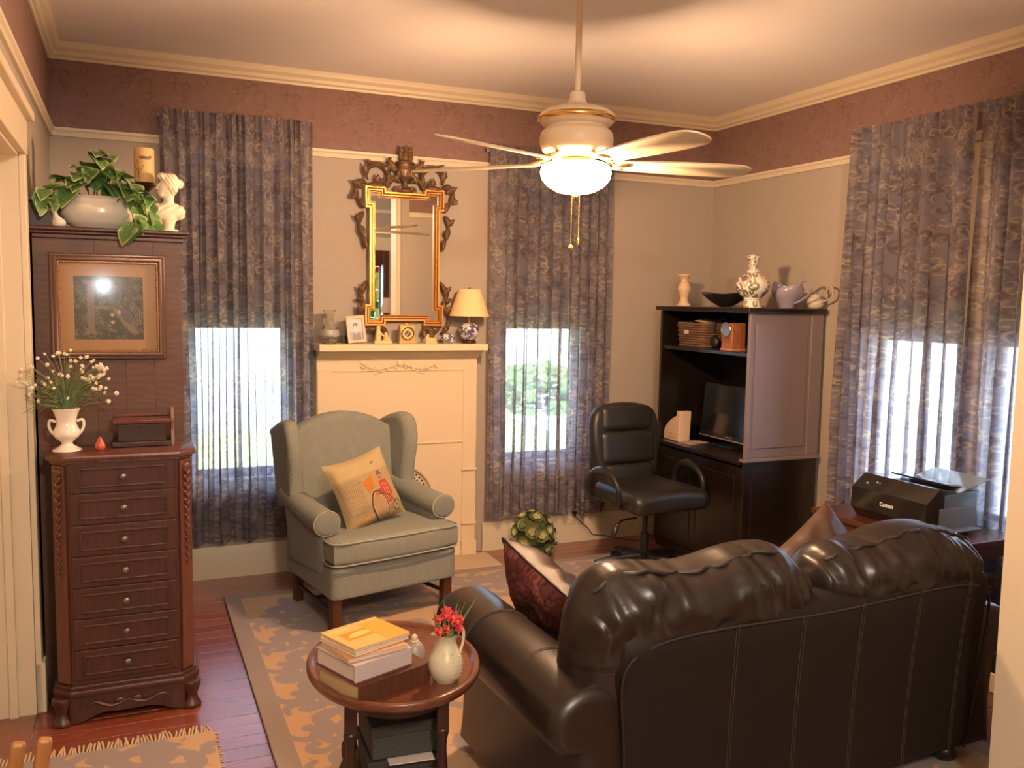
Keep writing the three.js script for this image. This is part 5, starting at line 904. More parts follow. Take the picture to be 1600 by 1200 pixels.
{ // on top of the cabinet
  const y = DH;
  tag(obj('candlestick_vase', at(lathe([[0.001, 0], [0.043, 0], [0.044, 0.008], [0.034, 0.02], [0.026, 0.04], [0.027, 0.06], [0.04, 0.1], [0.042, 0.118], [0.032, 0.145], [0.022, 0.162], [0.026, 0.18], [0.042, 0.198], [0.044, 0.205], [0.036, 0.205], [0.024, 0.19], [0.001, 0.186]], 32), 3.7, y, 0.31), P(lin(0.72, 0.5, 0.32), 0.4, { clearcoat: 0.3 })), 'slim peach-coloured waisted vase at the left end of the cabinet top', 'vase');
  const b = thing('dark_bowl', 'black boat-shaped bowl with an orange fruit inside, on the cabinet', 'bowl', [3.74, y, 0.7]);
  obj('bowl', grid(48, 22, (u, v) => { const a = u * 2 * PI, R = [[0.05, 0], [0.07, 0.004], [0.15, 0.035], [0.225, 0.075], [0.222, 0.08], [0.14, 0.042], [0.05, 0.016], [0.0005, 0.014]], k = v * 7, i = Math.min(6, Math.floor(k)), f = k - i, r = lerp(R[i][0], R[i + 1][0], f), yy = lerp(R[i][1], R[i + 1][1], f); return [r * 0.42 * cos(a), yy + 0.016 * Math.abs(sin(a)) ** 3 * (r / 0.225), r * sin(a)]; }), Object.assign(P(lin(0.012, 0.013, 0.016), 0.35, { clearcoat: 0.4 }), { side: THREE.DoubleSide }), b);
  obj('underside', at(cyl(0.05, 0.05, 0.004, 0, 0, 0, 24), 0, 0, 0, 0, 0, 0, [0.42, 1, 1]), mat.blackPlastic, b);
  tag(obj('orange_fruit', at(lathe([[0.001, 0], [0.022, 0.004], [0.036, 0.022], [0.037, 0.034], [0.026, 0.056], [0.008, 0.062], [0.001, 0.06]], 24), 3.75, y + 0.018, 0.74), P(lin(0.6, 0.22, 0.1), 0.5, { bumpMap: leatherBump, bumpScale: 0.0008 })), 'orange fruit showing above the rim of the black bowl', 'fruit');
  const v = thing('china_vase', 'tall white china vase painted with foliage, with a round body and flared top', 'vase', [3.68, y, 1.03]); v.scale.set(0.86, 1, 0.86);
  obj('body', lathe([[0.001, 0], [0.062, 0], [0.064, 0.008], [0.052, 0.04], [0.05, 0.052], [0.072, 0.066], [0.108, 0.1], [0.116, 0.13], [0.104, 0.165], [0.07, 0.192], [0.04, 0.206], [0.032, 0.225], [0.032, 0.25], [0.036, 0.275], [0.045, 0.295], [0.05, 0.302], [0.044, 0.302], [0.03, 0.28], [0.001, 0.27]], 44), P('#ffffff', 0.15, { map: chinaTex, clearcoat: 1, clearcoatRoughness: 0.05 }), v);
  obj('neck_bead', at(new THREE.TorusGeometry(0.038, 0.005, 8, 32), 0, 0.21, 0, PI / 2), mat.china, v);
  obj('foot_ring', at(new THREE.TorusGeometry(0.054, 0.004, 8, 32), 0, 0.052, 0, PI / 2), mat.china, v);
  // wide lavender pitcher lying along z
  const pm = Object.assign(P(lin(0.3, 0.27, 0.33), 0.2, { clearcoat: 1, clearcoatRoughness: 0.08 }), { side: THREE.DoubleSide });
  const p = thing('lavender_pitcher', 'wide low lavender grey pitcher with a big loop handle, right of the china vase', 'pitcher', [3.92, y, 1.05]);
  obj('body', grid(48, 26, (u, vv) => { const a = u * 2 * PI, R = [[0.045, 0], [0.05, 0.006], [0.062, 0.03], [0.092, 0.075], [0.1, 0.105], [0.094, 0.125], [0.09, 0.128], [0.09, 0.1], [0.055, 0.03], [0.0005, 0.012]], k = vv * 9, i = Math.min(8, Math.floor(k)), f = k - i; let r = lerp(R[i][0], R[i + 1][0], f), yy = lerp(R[i][1], R[i + 1][1], f); const sp = Math.max(0, -sin(a)) ** 6, up = clamp(yy / 0.128, 0, 1); return [r * cos(a) * 0.9, yy + up * (0.03 * sp - 0.012 * (1 - Math.abs(sin(a))) + 0.02 * Math.max(0, sin(a)) ** 4), r * sin(a) * (1 + up * 0.32 * sp)]; }), pm, p);
  obj('underside', cyl(0.045, 0.045, 0.004, 0, 0, 0, 24), pm, p);
  obj('handle', tube([[0, 0.125, 0.085], [0, 0.155, 0.125], [0, 0.16, 0.165], [0, 0.13, 0.195], [0, 0.085, 0.18], [0, 0.05, 0.125], [0, 0.03, 0.07]], (q) => 0.0095 - 0.003 * sin(PI * q), 40, 10), pm, p);
  const c = thing('cream_jar', 'small round cream sugar pot behind the handle of the lavender pitcher', 'jar', [4.055, y, 1.135]);
  obj('body', lathe([[0.001, 0], [0.03, 0], [0.046, 0.016], [0.05, 0.036], [0.042, 0.058], [0.03, 0.068], [0.032, 0.072], [0.02, 0.082], [0.006, 0.086], [0.001, 0.094]], 32), P(lin(0.6, 0.52, 0.4), 0.25, { clearcoat: 1 }), c);
  obj('handle', tube([[0.0, 0.06, 0.04], [0.01, 0.1, 0.075], [0.01, 0.135, 0.09], [0.01, 0.12, 0.125], [0.01, 0.07, 0.12], [0, 0.035, 0.045]], 0.0055, 30, 8), P(lin(0.45, 0.38, 0.3), 0.3), c);
}
{ // inside the cabinet
  const y = 1.34;
  const t = thing('wicker_basket', 'brown woven basket with a pale tag on the upper shelf of the cabinet', 'basket', [3.74, y, 0.47]);
  const st = []; for (let r = 0; r < 9; r++) for (const [w, d] of [[0.17, 0.26]]) { const yy = 0.008 + r * 0.0155, k = 1 + r * 0.012; st.push(tube([[-w / 2 * k, yy, -d / 2 * k], [w / 2 * k, yy, -d / 2 * k], [w / 2 * k, yy, d / 2 * k], [-w / 2 * k, yy, d / 2 * k]].flatMap((p, i, a) => { const q = a[(i + 1) % 4]; return [0.06, 0.3, 0.5, 0.7, 0.94].map((f, j) => [lerp(p[0], q[0], f) + ((r + j) % 2 ? 0.002 : -0.002), yy, lerp(p[2], q[2], f) + ((r + j) % 2 ? 0.002 : -0.002)]); }), 0.0078, 80, 6, true)); }
  obj('weave', st, M(lin(0.16, 0.085, 0.042), 0.8), t);
  obj('inner_lining', [plain(-0.083, 0.083, 0, 0.008, -0.128, 0.128), plain(-0.085, -0.08, 0, 0.135, -0.128, 0.128), plain(0.08, 0.085, 0, 0.135, -0.128, 0.128)], M(lin(0.1, 0.06, 0.035), 0.9), t);
  obj('rim', tube([[-0.093, 0.148, -0.14], [0.093, 0.148, -0.14], [0.093, 0.148, 0.14], [-0.093, 0.148, 0.14]].flatMap((p, i, a) => { const q = a[(i + 1) % 4]; return [0.05, 0.5, 0.95].map((f) => [lerp(p[0], q[0], f), 0.148, lerp(p[2], q[2], f)]); }), 0.009, 60, 7, true), M(lin(0.2, 0.11, 0.055), 0.7), t);
  obj('tag', bx(0.004, 0.026, 0.05, -0.107, 0.095, -0.02, 0.001), M(lin(0.6, 0.5, 0.52), 0.6), t);
  tag(obj('folded_paper', at(bx(0.1, 0.004, 0.14, 0, 0, 0, 0.001), 3.75, y + 0.166, 0.52, 0.12, 0.3, 0.1), M(lin(0.65, 0.5, 0.32), 0.8)), 'sheet of cream paper lying on top of the woven basket', 'paper');
  const r = thing('clock_radio', 'upright orange wooden box with a round silver dial on the cabinet shelf', 'radio', [3.69, y, 0.86]);
  obj('case', bx(0.1, 0.165, 0.105, 0, 0.0825, 0, 0.006), P(lin(0.6, 0.24, 0.1), 0.4, { map: woodTex }), r);
  obj('base', bx(0.108, 0.012, 0.113, 0, 0.006, 0, 0.003), P(lin(0.5, 0.2, 0.09), 0.4), r);
  obj('dial', at(cyl(0.042, 0.042, 0.008, 0, 0, 0, 32), -0.05, 0.125, 0, 0, 0, PI / 2), M(lin(0.35, 0.34, 0.42), 0.25, { metalness: 0.7 }), r);
  obj('dial_ring', at(new THREE.TorusGeometry(0.043, 0.004, 8, 36), -0.058, 0.125, 0, 0, PI / 2, 0), mat.chrome, r);
  obj('vent_line', [0, 1, 2, 3].map((i) => bx(0.003, 0.002, 0.07, -0.0505, 0.05 + i * 0.009, 0, 0.0008)), mat.legWood, r);
  const h = thing('dark_gadget', 'black curved gadget between the woven basket and the orange radio', 'gadget', [3.72, y, 0.68]);
  obj('band', tube([[0, 0.1, -0.06], [0.01, 0.17, -0.05], [0.02, 0.185, 0.02], [0.0, 0.15, 0.07], [-0.01, 0.12, 0.09]], 0.007, 30, 8), mat.blackPlastic, h);
  obj('pad', [at(ball(0.04, 0, 0.04, -0.045, 0.6, 1, 1), 0, 0, 0)], mat.blackLeather, h); obj('pad', [ball(0.036, -0.01, 0.115, 0.07, 0.7, 0.7, 0.9)], mat.blackLeather, h);
  obj('stand', cyl(0.03, 0.02, 0.06, 0.02, 0, 0.04, 16), mat.blackPlastic, h);
  tag(obj('small_basket', at(lathe([[0.001, 0], [0.045, 0], [0.05, 0.03], [0.055, 0.07], [0.05, 0.072], [0.045, 0.03], [0.001, 0.006]], 20), 3.78, y, 1.02), M(lin(0.14, 0.055, 0.035), 0.7, { map: weaveTex })), 'small reddish round pot at the right end of the cabinet shelf', 'pot');
  const m = thing('computer_monitor', 'black flat computer monitor with a thin silver edge on the desk surface', 'monitor', [3.82, 0.72, 0.69], -PI / 2);
  const T2 = (g) => at(g, 0, 0.215, 0, -0.1, 0, 0);
  obj('bezel', T2(bx(0.55, 0.34, 0.03, 0, 0, 0, 0.006)), mat.blackPlastic, m);
  obj('screen', T2(bx(0.515, 0.3, 0.004, 0, 0.008, 0.0155, 0.001)), P(lin(0.006, 0.008, 0.01), 0.18, { clearcoat: 1, clearcoatRoughness: 0.15 }), m);
  obj('silver_edge', [T2(bx(0.555, 0.006, 0.034, 0, -0.172, 0, 0.002)), T2(bx(0.004, 0.34, 0.034, 0.2765, 0, 0, 0.0015))], M(lin(0.75, 0.6, 0.45), 0.3, { metalness: 0.7 }), m);
  obj('badge', T2(bx(0.07, 0.012, 0.004, 0.03, -0.155, 0.016, 0.001)), mat.chrome, m);
  obj('foot', [bx(0.24, 0.012, 0.16, 0, 0.006, -0.01, 0.004), bx(0.06, 0.1, 0.02, 0, 0.06, -0.03, 0.004)], mat.blackPlastic, m);
  // white telephone with its handset upright
  const f = thing('desk_phone', 'cream sloping desk phone standing left of the black monitor', 'phone', [3.655, 0.72, 0.36], -PI / 2);
  const ps = new THREE.Shape(); ps.moveTo(-0.1, 0.0); ps.lineTo(0.075, 0); ps.lineTo(0.085, 0.16); ps.lineTo(0.085, 0.2); ps.lineTo(0.045, 0.2); ps.lineTo(0.043, 0.17); ps.bezierCurveTo(-0.02, 0.145, -0.09, 0.1, -0.1, 0.05); ps.closePath();
  obj('body', at(ext(ps, 0.09, 0.008, 3), 0, 0, -0.045), P(lin(0.66, 0.47, 0.34), 0.4), f);
  obj('keys', [0, 1, 2].flatMap((i) => [0, 1].map((j) => bx(0.022, 0.01, 0.006, -0.02 + i * 0.03, 0.025 + j * 0.02, 0.046, 0.002))), M(lin(0.5, 0.34, 0.27), 0.5), f);
  const pp = thing('desk_papers', 'loose papers and a pen pile on the desk beside the phone', 'papers', [3.68, 0.72, 0.5]);
  obj('sheet', at(bx(0.16, 0.006, 0.12, 0, 0.004, 0, 0.001), 0, 0, 0, 0, 0.3, 0), M(lin(0.35, 0.26, 0.2), 0.7), pp); obj('sheet', at(bx(0.12, 0.004, 0.09, 0.0, 0.01, 0.02, 0.001), 0, 0, 0, 0, -0.4, 0.05), M(lin(0.4, 0.32, 0.27), 0.7), pp);
}
// ================================================================ OFFICE CHAIR
{
  const t = thing('office_chair', 'black leather swivel office chair turned away from the desk cabinet', 'office chair', [3.16, 0, 0.78], 0.06);
  const L = mat.blackLeather;
  obj('seat', softBox(0.53, 0.12, 0.52, 0.055, 12, (c) => { c.y += 0.02 * (1 - (c.x / 0.26) ** 2) * (c.y > 0 ? 1 : 0.3) - (c.z > 0.1 ? (c.z - 0.1) ** 2 * 0.35 : 0); c.x *= 1 - 0.12 * clamp(-c.z / 0.26, 0, 1); }).translate(0, 0.485, 0.03), L, t);
  const back = (g) => at(g, 0, 0.48, -0.2, -0.14, 0, 0);
  const bk = (w, h, y, d) => back(softBox(w, h, d, Math.min(h, d) * 0.42, 12, (c) => { c.z += 0.03 * (1 - (c.x / (w / 2)) ** 2) * (c.z > 0 ? 1 : 0) + 0.12 * (c.x / 0.5) ** 2; }).translate(0, y, 0));
  const shell = new THREE.Shape(); shell.moveTo(-0.19, 0.0); shell.bezierCurveTo(-0.25, 0.2, -0.27, 0.38, -0.22, 0.47); shell.bezierCurveTo(-0.18, 0.55, 0.18, 0.55, 0.22, 0.47); shell.bezierCurveTo(0.27, 0.38, 0.25, 0.2, 0.19, 0); shell.closePath();
  const sg = at(ext(shell, 0.1, 0.045, 5, 16, 1.2), 0, 0, -0.07); { const p = sg.attributes.position; for (let i = 0; i < p.count; i++) p.setZ(i, p.getZ(i) + 0.35 * p.getX(i) ** 2); }
  obj('backrest', back(toCreasedNormals(boxUV(sg), 1.2)), L, t);
  obj('headrest_pad', bk(0.37, 0.15, 0.43, 0.08), L, t); obj('lumbar_pad', bk(0.39, 0.2, 0.255, 0.08), L, t); obj('lower_pad', bk(0.36, 0.14, 0.085, 0.08), L, t);
  for (const s of [-1, 1]) obj('armrest', [tube([[s * 0.24, 0.44, -0.12], [s * 0.3, 0.47, -0.14], [s * 0.315, 0.58, -0.13], [s * 0.31, 0.64, -0.04], [s * 0.305, 0.635, 0.07], [s * 0.3, 0.575, 0.15], [s * 0.29, 0.48, 0.15], [s * 0.23, 0.44, 0.1]], (q) => 0.016 + 0.012 * Math.exp(-(((q - 0.48) / 0.16) ** 2)), 50, 10)], mat.blackPlastic, t);
  obj('mechanism', bx(0.2, 0.05, 0.26, 0, 0.41, 0, 0.01), mat.blackPlastic, t);
  obj('lever', [tube([[-0.1, 0.36, 0.05], [-0.22, 0.36, 0.08], [-0.25, 0.345, 0.085]], 0.006), tube([[-0.25, 0.345, 0.085], [-0.275, 0.305, 0.09], [-0.29, 0.275, 0.095]], (q) => 0.008 + 0.009 * sin(PI * clamp(q, 0.1, 0.95)), 16, 8)], mat.blackPlastic, t);
  obj('gas_post', [cyl(0.027, 0.027, 0.15, 0, 0.1, 0), cyl(0.016, 0.016, 0.2, 0, 0.22, 0)], mat.blackPlastic, t);
  for (let k = 0; k < 5; k++) { const a = k / 5 * 2 * PI + 0.3; const l = obj('base_leg', at(tube([[0, 0.115, 0], [0.15, 0.1, 0], [0.3, 0.075, 0]], (q) => 0.026 - 0.01 * q, 12, 8), 0, 0, 0, 0, a, 0), mat.blackPlastic, t);
    obj('caster', [at(merge([cyl(0.027, 0.027, 0.018, 0, -0.03, 0, 18), cyl(0.027, 0.027, 0.018, 0, 0.012, 0, 18)]), 0.3 * cos(a), 0.027, -0.3 * sin(a), PI / 2, 0, 0).translate(0, 0, 0), cyl(0.006, 0.006, 0.05, 0.3 * cos(a), 0.03, -0.3 * sin(a), 8)], mat.blackPlastic, l); }
}
// ================================================================ WALL OUTLET, CORD, GREEN ORNAMENT
{
  const t = thing('wall_outlet', 'cream wall outlet plate low on the back wall', 'outlet', [3.07, 0.185, 0.021]);
  obj('plate', bx(0.075, 0.115, 0.008, 0, 0, 0.002, 0.003), mat.trim, t);
  for (const y of [-0.026, 0.026]) obj('socket', bx(0.03, 0.03, 0.006, 0, y, 0.006, 0.003), mat.mantel, t);
  const c = thing('power_cord', 'black power plug and cord running from the outlet to the cabinet', 'cord', [3.07, 0.21, 0.032]);
  obj('plug', [bx(0.028, 0.026, 0.026, 0, 0, 0.013, 0.006), cyl(0.008, 0.006, 0.018, 0, -0.028, 0.02, 10)], mat.blackPlastic, c);
  obj('cord', tube([[0, -0.02, 0.02], [0.035, -0.06, 0.03], [0.09, -0.11, 0.04], [0.13, -0.155, 0.045], [0.2, -0.165, 0.05], [0.28, -0.185, 0.06], [0.36, -0.203, 0.08], [0.47, -0.205, 0.14]], 0.0035, 50, 7), mat.blackPlastic, c);
}
{
  const t = thing('cabbage_ornament', 'green ball of leafy rosettes with pale centres on the floor under the middle window', 'ornament', [2.712, 0, 0.18]); t.scale.setScalar(0.88);
  seed(91);
  const green = [P(lin(0.12, 0.16, 0.05), 0.5, { side: THREE.DoubleSide }), P(lin(0.17, 0.2, 0.075), 0.5, { side: THREE.DoubleSide }), P(lin(0.09, 0.11, 0.045), 0.55, { side: THREE.DoubleSide })];
  const pale = P(lin(0.42, 0.4, 0.2), 0.5, { side: THREE.DoubleSide });
  const pet = (l, w, cup) => grid(5, 6, (a, b) => { const s = (a - 0.5) * 2, k = Math.pow(sin(PI * clamp(b * 0.62 + 0.05, 0, 1)), 0.7) * w; return [s * k, b * l, cup * b * b * l + 0.25 * k * s * s]; });
  const outer = merge(Array.from({ length: 8 }, (_, i) => at(at(pet(0.05, 0.026, 0.5), 0, 0, 0), 0, 0, 0, 0, 0, i * PI / 4)));
  const inner = merge([...Array.from({ length: 6 }, (_, i) => at(pet(0.028, 0.016, 0.9), 0, 0, 0.004, 0, 0, i * PI / 3 + 0.3)), ball(0.012, 0, 0, 0.01, 1, 1, 0.7, 10)]);
  const spots = [[0, 0.26, 0.02], [-0.09, 0.225, 0.03], [0.085, 0.23, 0.03], [0, 0.17, 0.1], [-0.095, 0.12, 0.07], [0.04, 0.085, 0.1], [0.11, 0.14, 0.05], [-0.05, 0.19, 0.08], [0.06, 0.19, 0.08], [-0.03, 0.07, 0.1], [0.1, 0.06, 0.06], [-0.1, 0.05, 0.05], [-0.12, 0.17, -0.02], [0.12, 0.19, -0.02], [0, 0.28, -0.05], [-0.06, 0.26, -0.04], [0.06, 0.265, -0.04]];
  spots.forEach(([x, y, z], i) => { const n = V(x, (y - 0.14) * 0.8, z + 0.04).normalize(), r = sub('rosette', outer, green[i % 3], t); r.position.set(x, y, z); r.quaternion.setFromUnitVectors(V(0, 0, 1), n); r.rotateZ(rnd() * 6); r.scale.setScalar(rr(0.95, 1.15)); sub('pale_centre', inner, i % 4 === 1 ? green[1] : pale, r); });
  obj('core', lathe([[0.001, 0], [0.07, 0], [0.1, 0.05], [0.11, 0.14], [0.09, 0.22], [0.04, 0.26], [0.001, 0.265]], 24), green[2], t);
}
// ================================================================ SOFA
const sofaPos = [2.29, 0.0, 2.755], sofaTurn = 0.05;
{
  const t = thing('leather_sofa', 'dark brown leather two-seat sofa with rolled arms, seen from behind', 'sofa', sofaPos, sofaTurn);
  const L = mat.leather;
  obj('frame', [bx(1.56, 0.2, 0.72, 0, 0.21, -0.02, 0.02)], L, t);
  // back: flares out and rolls over at the top
  const bk = softBox(1.5, 0.66, 0.2, 0.075, 16, (c) => { const k = clamp((c.y + 0.33) / 0.66, 0, 1); c.x *= 1 + 0.025 * k * k; c.z += 0.035 * k * k; c.y += 0.008 * noise.noise(c.x * 3, 0, 2) * k; }).translate(0, 0.405, 0.33);
  const back = obj('backrest', bk, mat.leatherPanel, t);
  const st = []; const ys = Array.from({ length: 12 }, (_, i) => 0.09 + i * 0.056);
  for (const x of [-0.37, -0.12, 0.12, 0.37, 0.6]) { const k = (y) => clamp((y - 0.075) / 0.66, 0, 1); for (const d of [-0.005, 0.005]) st.push(tube(ys.map((y) => [(x * (1 + 0.025 * k(y) ** 2)) + d, y, 0.4308 + 0.035 * k(y) ** 2]), 0.0011, 30, 5)); }
  obj('stitching', st, mat.stitch, back);
  obj('welt', tube([[-0.7, 0.09, 0.415], [-0.735, 0.4, 0.43], [-0.74, 0.63, 0.44], [-0.66, 0.685, 0.452], [0, 0.69, 0.455], [0.66, 0.685, 0.452], [0.74, 0.63, 0.44], [0.735, 0.4, 0.43], [0.7, 0.09, 0.415]], 0.005, 120, 7), L, back);
  // rolled arms
  for (const s of [-1, 1]) {
    const pr = new THREE.Shape(); pr.moveTo(-0.075, 0.07); pr.lineTo(-0.075, 0.5); pr.bezierCurveTo(-0.075, 0.63, 0.165, 0.63, 0.175, 0.49); pr.bezierCurveTo(0.175, 0.42, 0.135, 0.385, 0.085, 0.385); pr.bezierCurveTo(0.075, 0.3, 0.075, 0.16, 0.09, 0.07); pr.closePath();
    const g = ext(pr, 0.86, 0.04, 5, 18, 1.0); g.translate(0, 0, -0.43);
    const p = g.attributes.position;
    if (s < 0) { for (let i = 0; i < p.count; i++) p.setX(i, -p.getX(i)); for (let i = 0; i < p.count; i += 3) { const a = [p.getX(i + 1), p.getY(i + 1), p.getZ(i + 1)]; p.setXYZ(i + 1, p.getX(i + 2), p.getY(i + 2), p.getZ(i + 2)); p.setXYZ(i + 2, ...a); } }
    for (let i = 0; i < p.count; i++) { const z = p.getZ(i), y = p.getY(i), k = clamp((y - 0.35) / 0.25, 0, 1); p.setXYZ(i, p.getX(i) + s * 0.77 + s * 0.025 * clamp(-z / 0.43, 0, 1) * k, y + 0.02 * clamp(-z / 0.43, -1, 1) * k, z - 0.02); }
    g.deleteAttribute('uv'); g.deleteAttribute('normal');
    const arm = obj('arm', boxUV(toCreasedNormals(mergeVertices(g, 1e-4), 1.0)), L, t);
    const ring = (z, lift) => tube(Array.from({ length: 13 }, (_, i) => { const a = PI - i / 12 * (PI + 0.9); return [s * (0.77 + 0.05 + 0.1275 * cos(a) + 0.025 * clamp(-z / 0.43, 0, 1)), 0.492 + (a > 0 ? 0.105 : 0.11) * sin(a) + lift, z - 0.02]; }), 0.0016, 40, 5);
    obj('stitching', [ring(-0.16, 0.008), ring(-0.15, 0.008), ring(0.15, -0.007), ring(0.16, -0.007)], mat.stitch, arm);
  }
  for (const s of [-1, 1]) {
    obj('seat_cushion', softBox(0.72, 0.2, 0.66, 0.08, 12, (c) => { c.y += (c.y > 0 ? 0.025 : 0) * (1 - (c.x / 0.36) ** 2); }).translate(s * 0.362, 0.4, -0.14), L, t);
    const w = s < 0 ? 0.84 : 0.79, cx = s < 0 ? -0.425 : 0.4;
    const wr = (c) => {
      const u = c.x / (w / 2), v = c.y / (c.y > 0 ? 0.25 : 0.31), e = Math.min(1, Math.abs(u));
      const pinch = Math.pow(e, 6) * Math.max(0, v);
      c.z *= 1 + 0.18 * (1 - u * u) * (1 - v * v * 0.4);
      c.y += -0.055 * Math.pow(e, 5) * clamp(v / 0.5, -0.3, 1) + 0.016 * sin(u * 5 + s) * Math.max(0, v);
      const puck = 0.0075 * Math.pow(Math.abs(sin(u * 15 + v * 3 + 3 * noise.noise(u * 4, v * 2, s))), 0.6) * (0.6 + noise.noise(u * 6, v, s + 4)) + 0.004 * sin(u * 47 + v * 9 + 3 * noise.noise(u * 5, v * 3, s + 1)) * Math.exp(-(((v - 0.75) / 0.4) ** 2)) + 0.02 * noise.noise(u * 4.2 + s * 3, v * 3.1, c.z * 6) ;
      c.z += puck * (c.z > 0 ? 1 : 0.6); c.y += puck * 0.5 * Math.max(0, v);
    };
    const T3 = (g) => at(g.translate(0, -0.03, 0), cx, 0.625, 0.285, 0.16, 0, 0);
    const cg = T3(softBox(w, 0.56, 0.25, 0.115, 84, wr));
    const cu = obj('back_cushion', cg, L, t);
    const pts = Array.from({ length: 44 }, (_, i) => { const u = i / 43 * 2 - 1, q = V(u * (w / 2 - 0.05), 0.25, 0.035); const a = 0.006 * sin(i * 1.1) ; wr(q); q.z += a; q.y -= 0.004 + 0.02 * Math.pow(Math.abs(u), 8); return q.applyEuler(new THREE.Euler(0.16, 0, 0)).add(V(cx, 0.625, 0.285)); });
    obj('piping', tube(pts, 0.0065, 140, 7), mat.leather, cu);
  }
  for (const [x, z] of [[-0.72, -0.34], [0.72, -0.34], [-0.7, 0.34], [0.7, 0.34]]) obj('foot', at(lathe([[0.001, 0], [0.03, 0.0], [0.042, 0.018], [0.044, 0.04], [0.034, 0.06], [0.04, 0.08], [0.001, 0.085]], 20), x, 0.014, z), mat.espresso, t);
}
{
  const t = thing('sofa_pillow', 'burgundy paisley pillow with a leather back, leaning on the left sofa arm', 'pillow', [1.68, 0.549, 2.5]);
  t.quaternion.setFromRotationMatrix(new THREE.Matrix4().makeBasis(V(0.262, -0.337, 0.904).normalize(), V(-0.355, 0.813, 0.406).normalize(), V(-0.87, -0.43, 0.1).normalize()));
  obj('paisley_front', pillowHalf(0.4, 0.4, 0.13, 1, 26, 0.05, 0.006, 5), mat.paisley, t);
  obj('leather_back', pillowHalf(0.4, 0.4, 0.2, -1, 44, 0.05, 0.02, 7), P(lin(0.05, 0.027, 0.017), 0.5, { bumpMap: leatherBump, bumpScale: 0.0006, clearcoat: 0.12, clearcoatRoughness: 0.35 }), t);
  obj('piping', tube(Array.from({ length: 41 }, (_, i) => { const q = i / 40 * 4, k = Math.floor(q) % 4, f = (q % 1) * 2 - 1, c = [[f, -1], [1, f], [-f, 1], [-1, -f]][k], pn = 0.05; return [0.2 * c[0] * (1 - pn * (1 - c[1] ** 2) * c[0] ** 2), 0.2 * c[1] * (1 - pn * (1 - c[0] ** 2) * c[1] ** 2), 0]; }), 0.006, 160, 6, true), mat.leather, t);
  const r = thing('sofa_pillow', 'tan leather pillow standing on its corner against the right sofa arm', 'pillow', [2.965, 0.54, 2.47]);
  r.rotation.set(-0.3, -0.12, 0.6, 'YXZ');
  obj('front', pillowHalf(0.4, 0.4, 0.14, 1, 30, 0.05, 0.008, 9), mat.leatherTan, r);
  obj('back', pillowHalf(0.4, 0.4, 0.14, -1, 24, 0.05, 0.008, 11), mat.leatherTan, r);
  obj('seam', tube([[-0.17, 0.03, 0.032], [-0.05, 0.02, 0.062], [0.08, 0.015, 0.062], [0.18, 0.01, 0.03]], 0.0035, 30, 6), mat.leather, r);
}
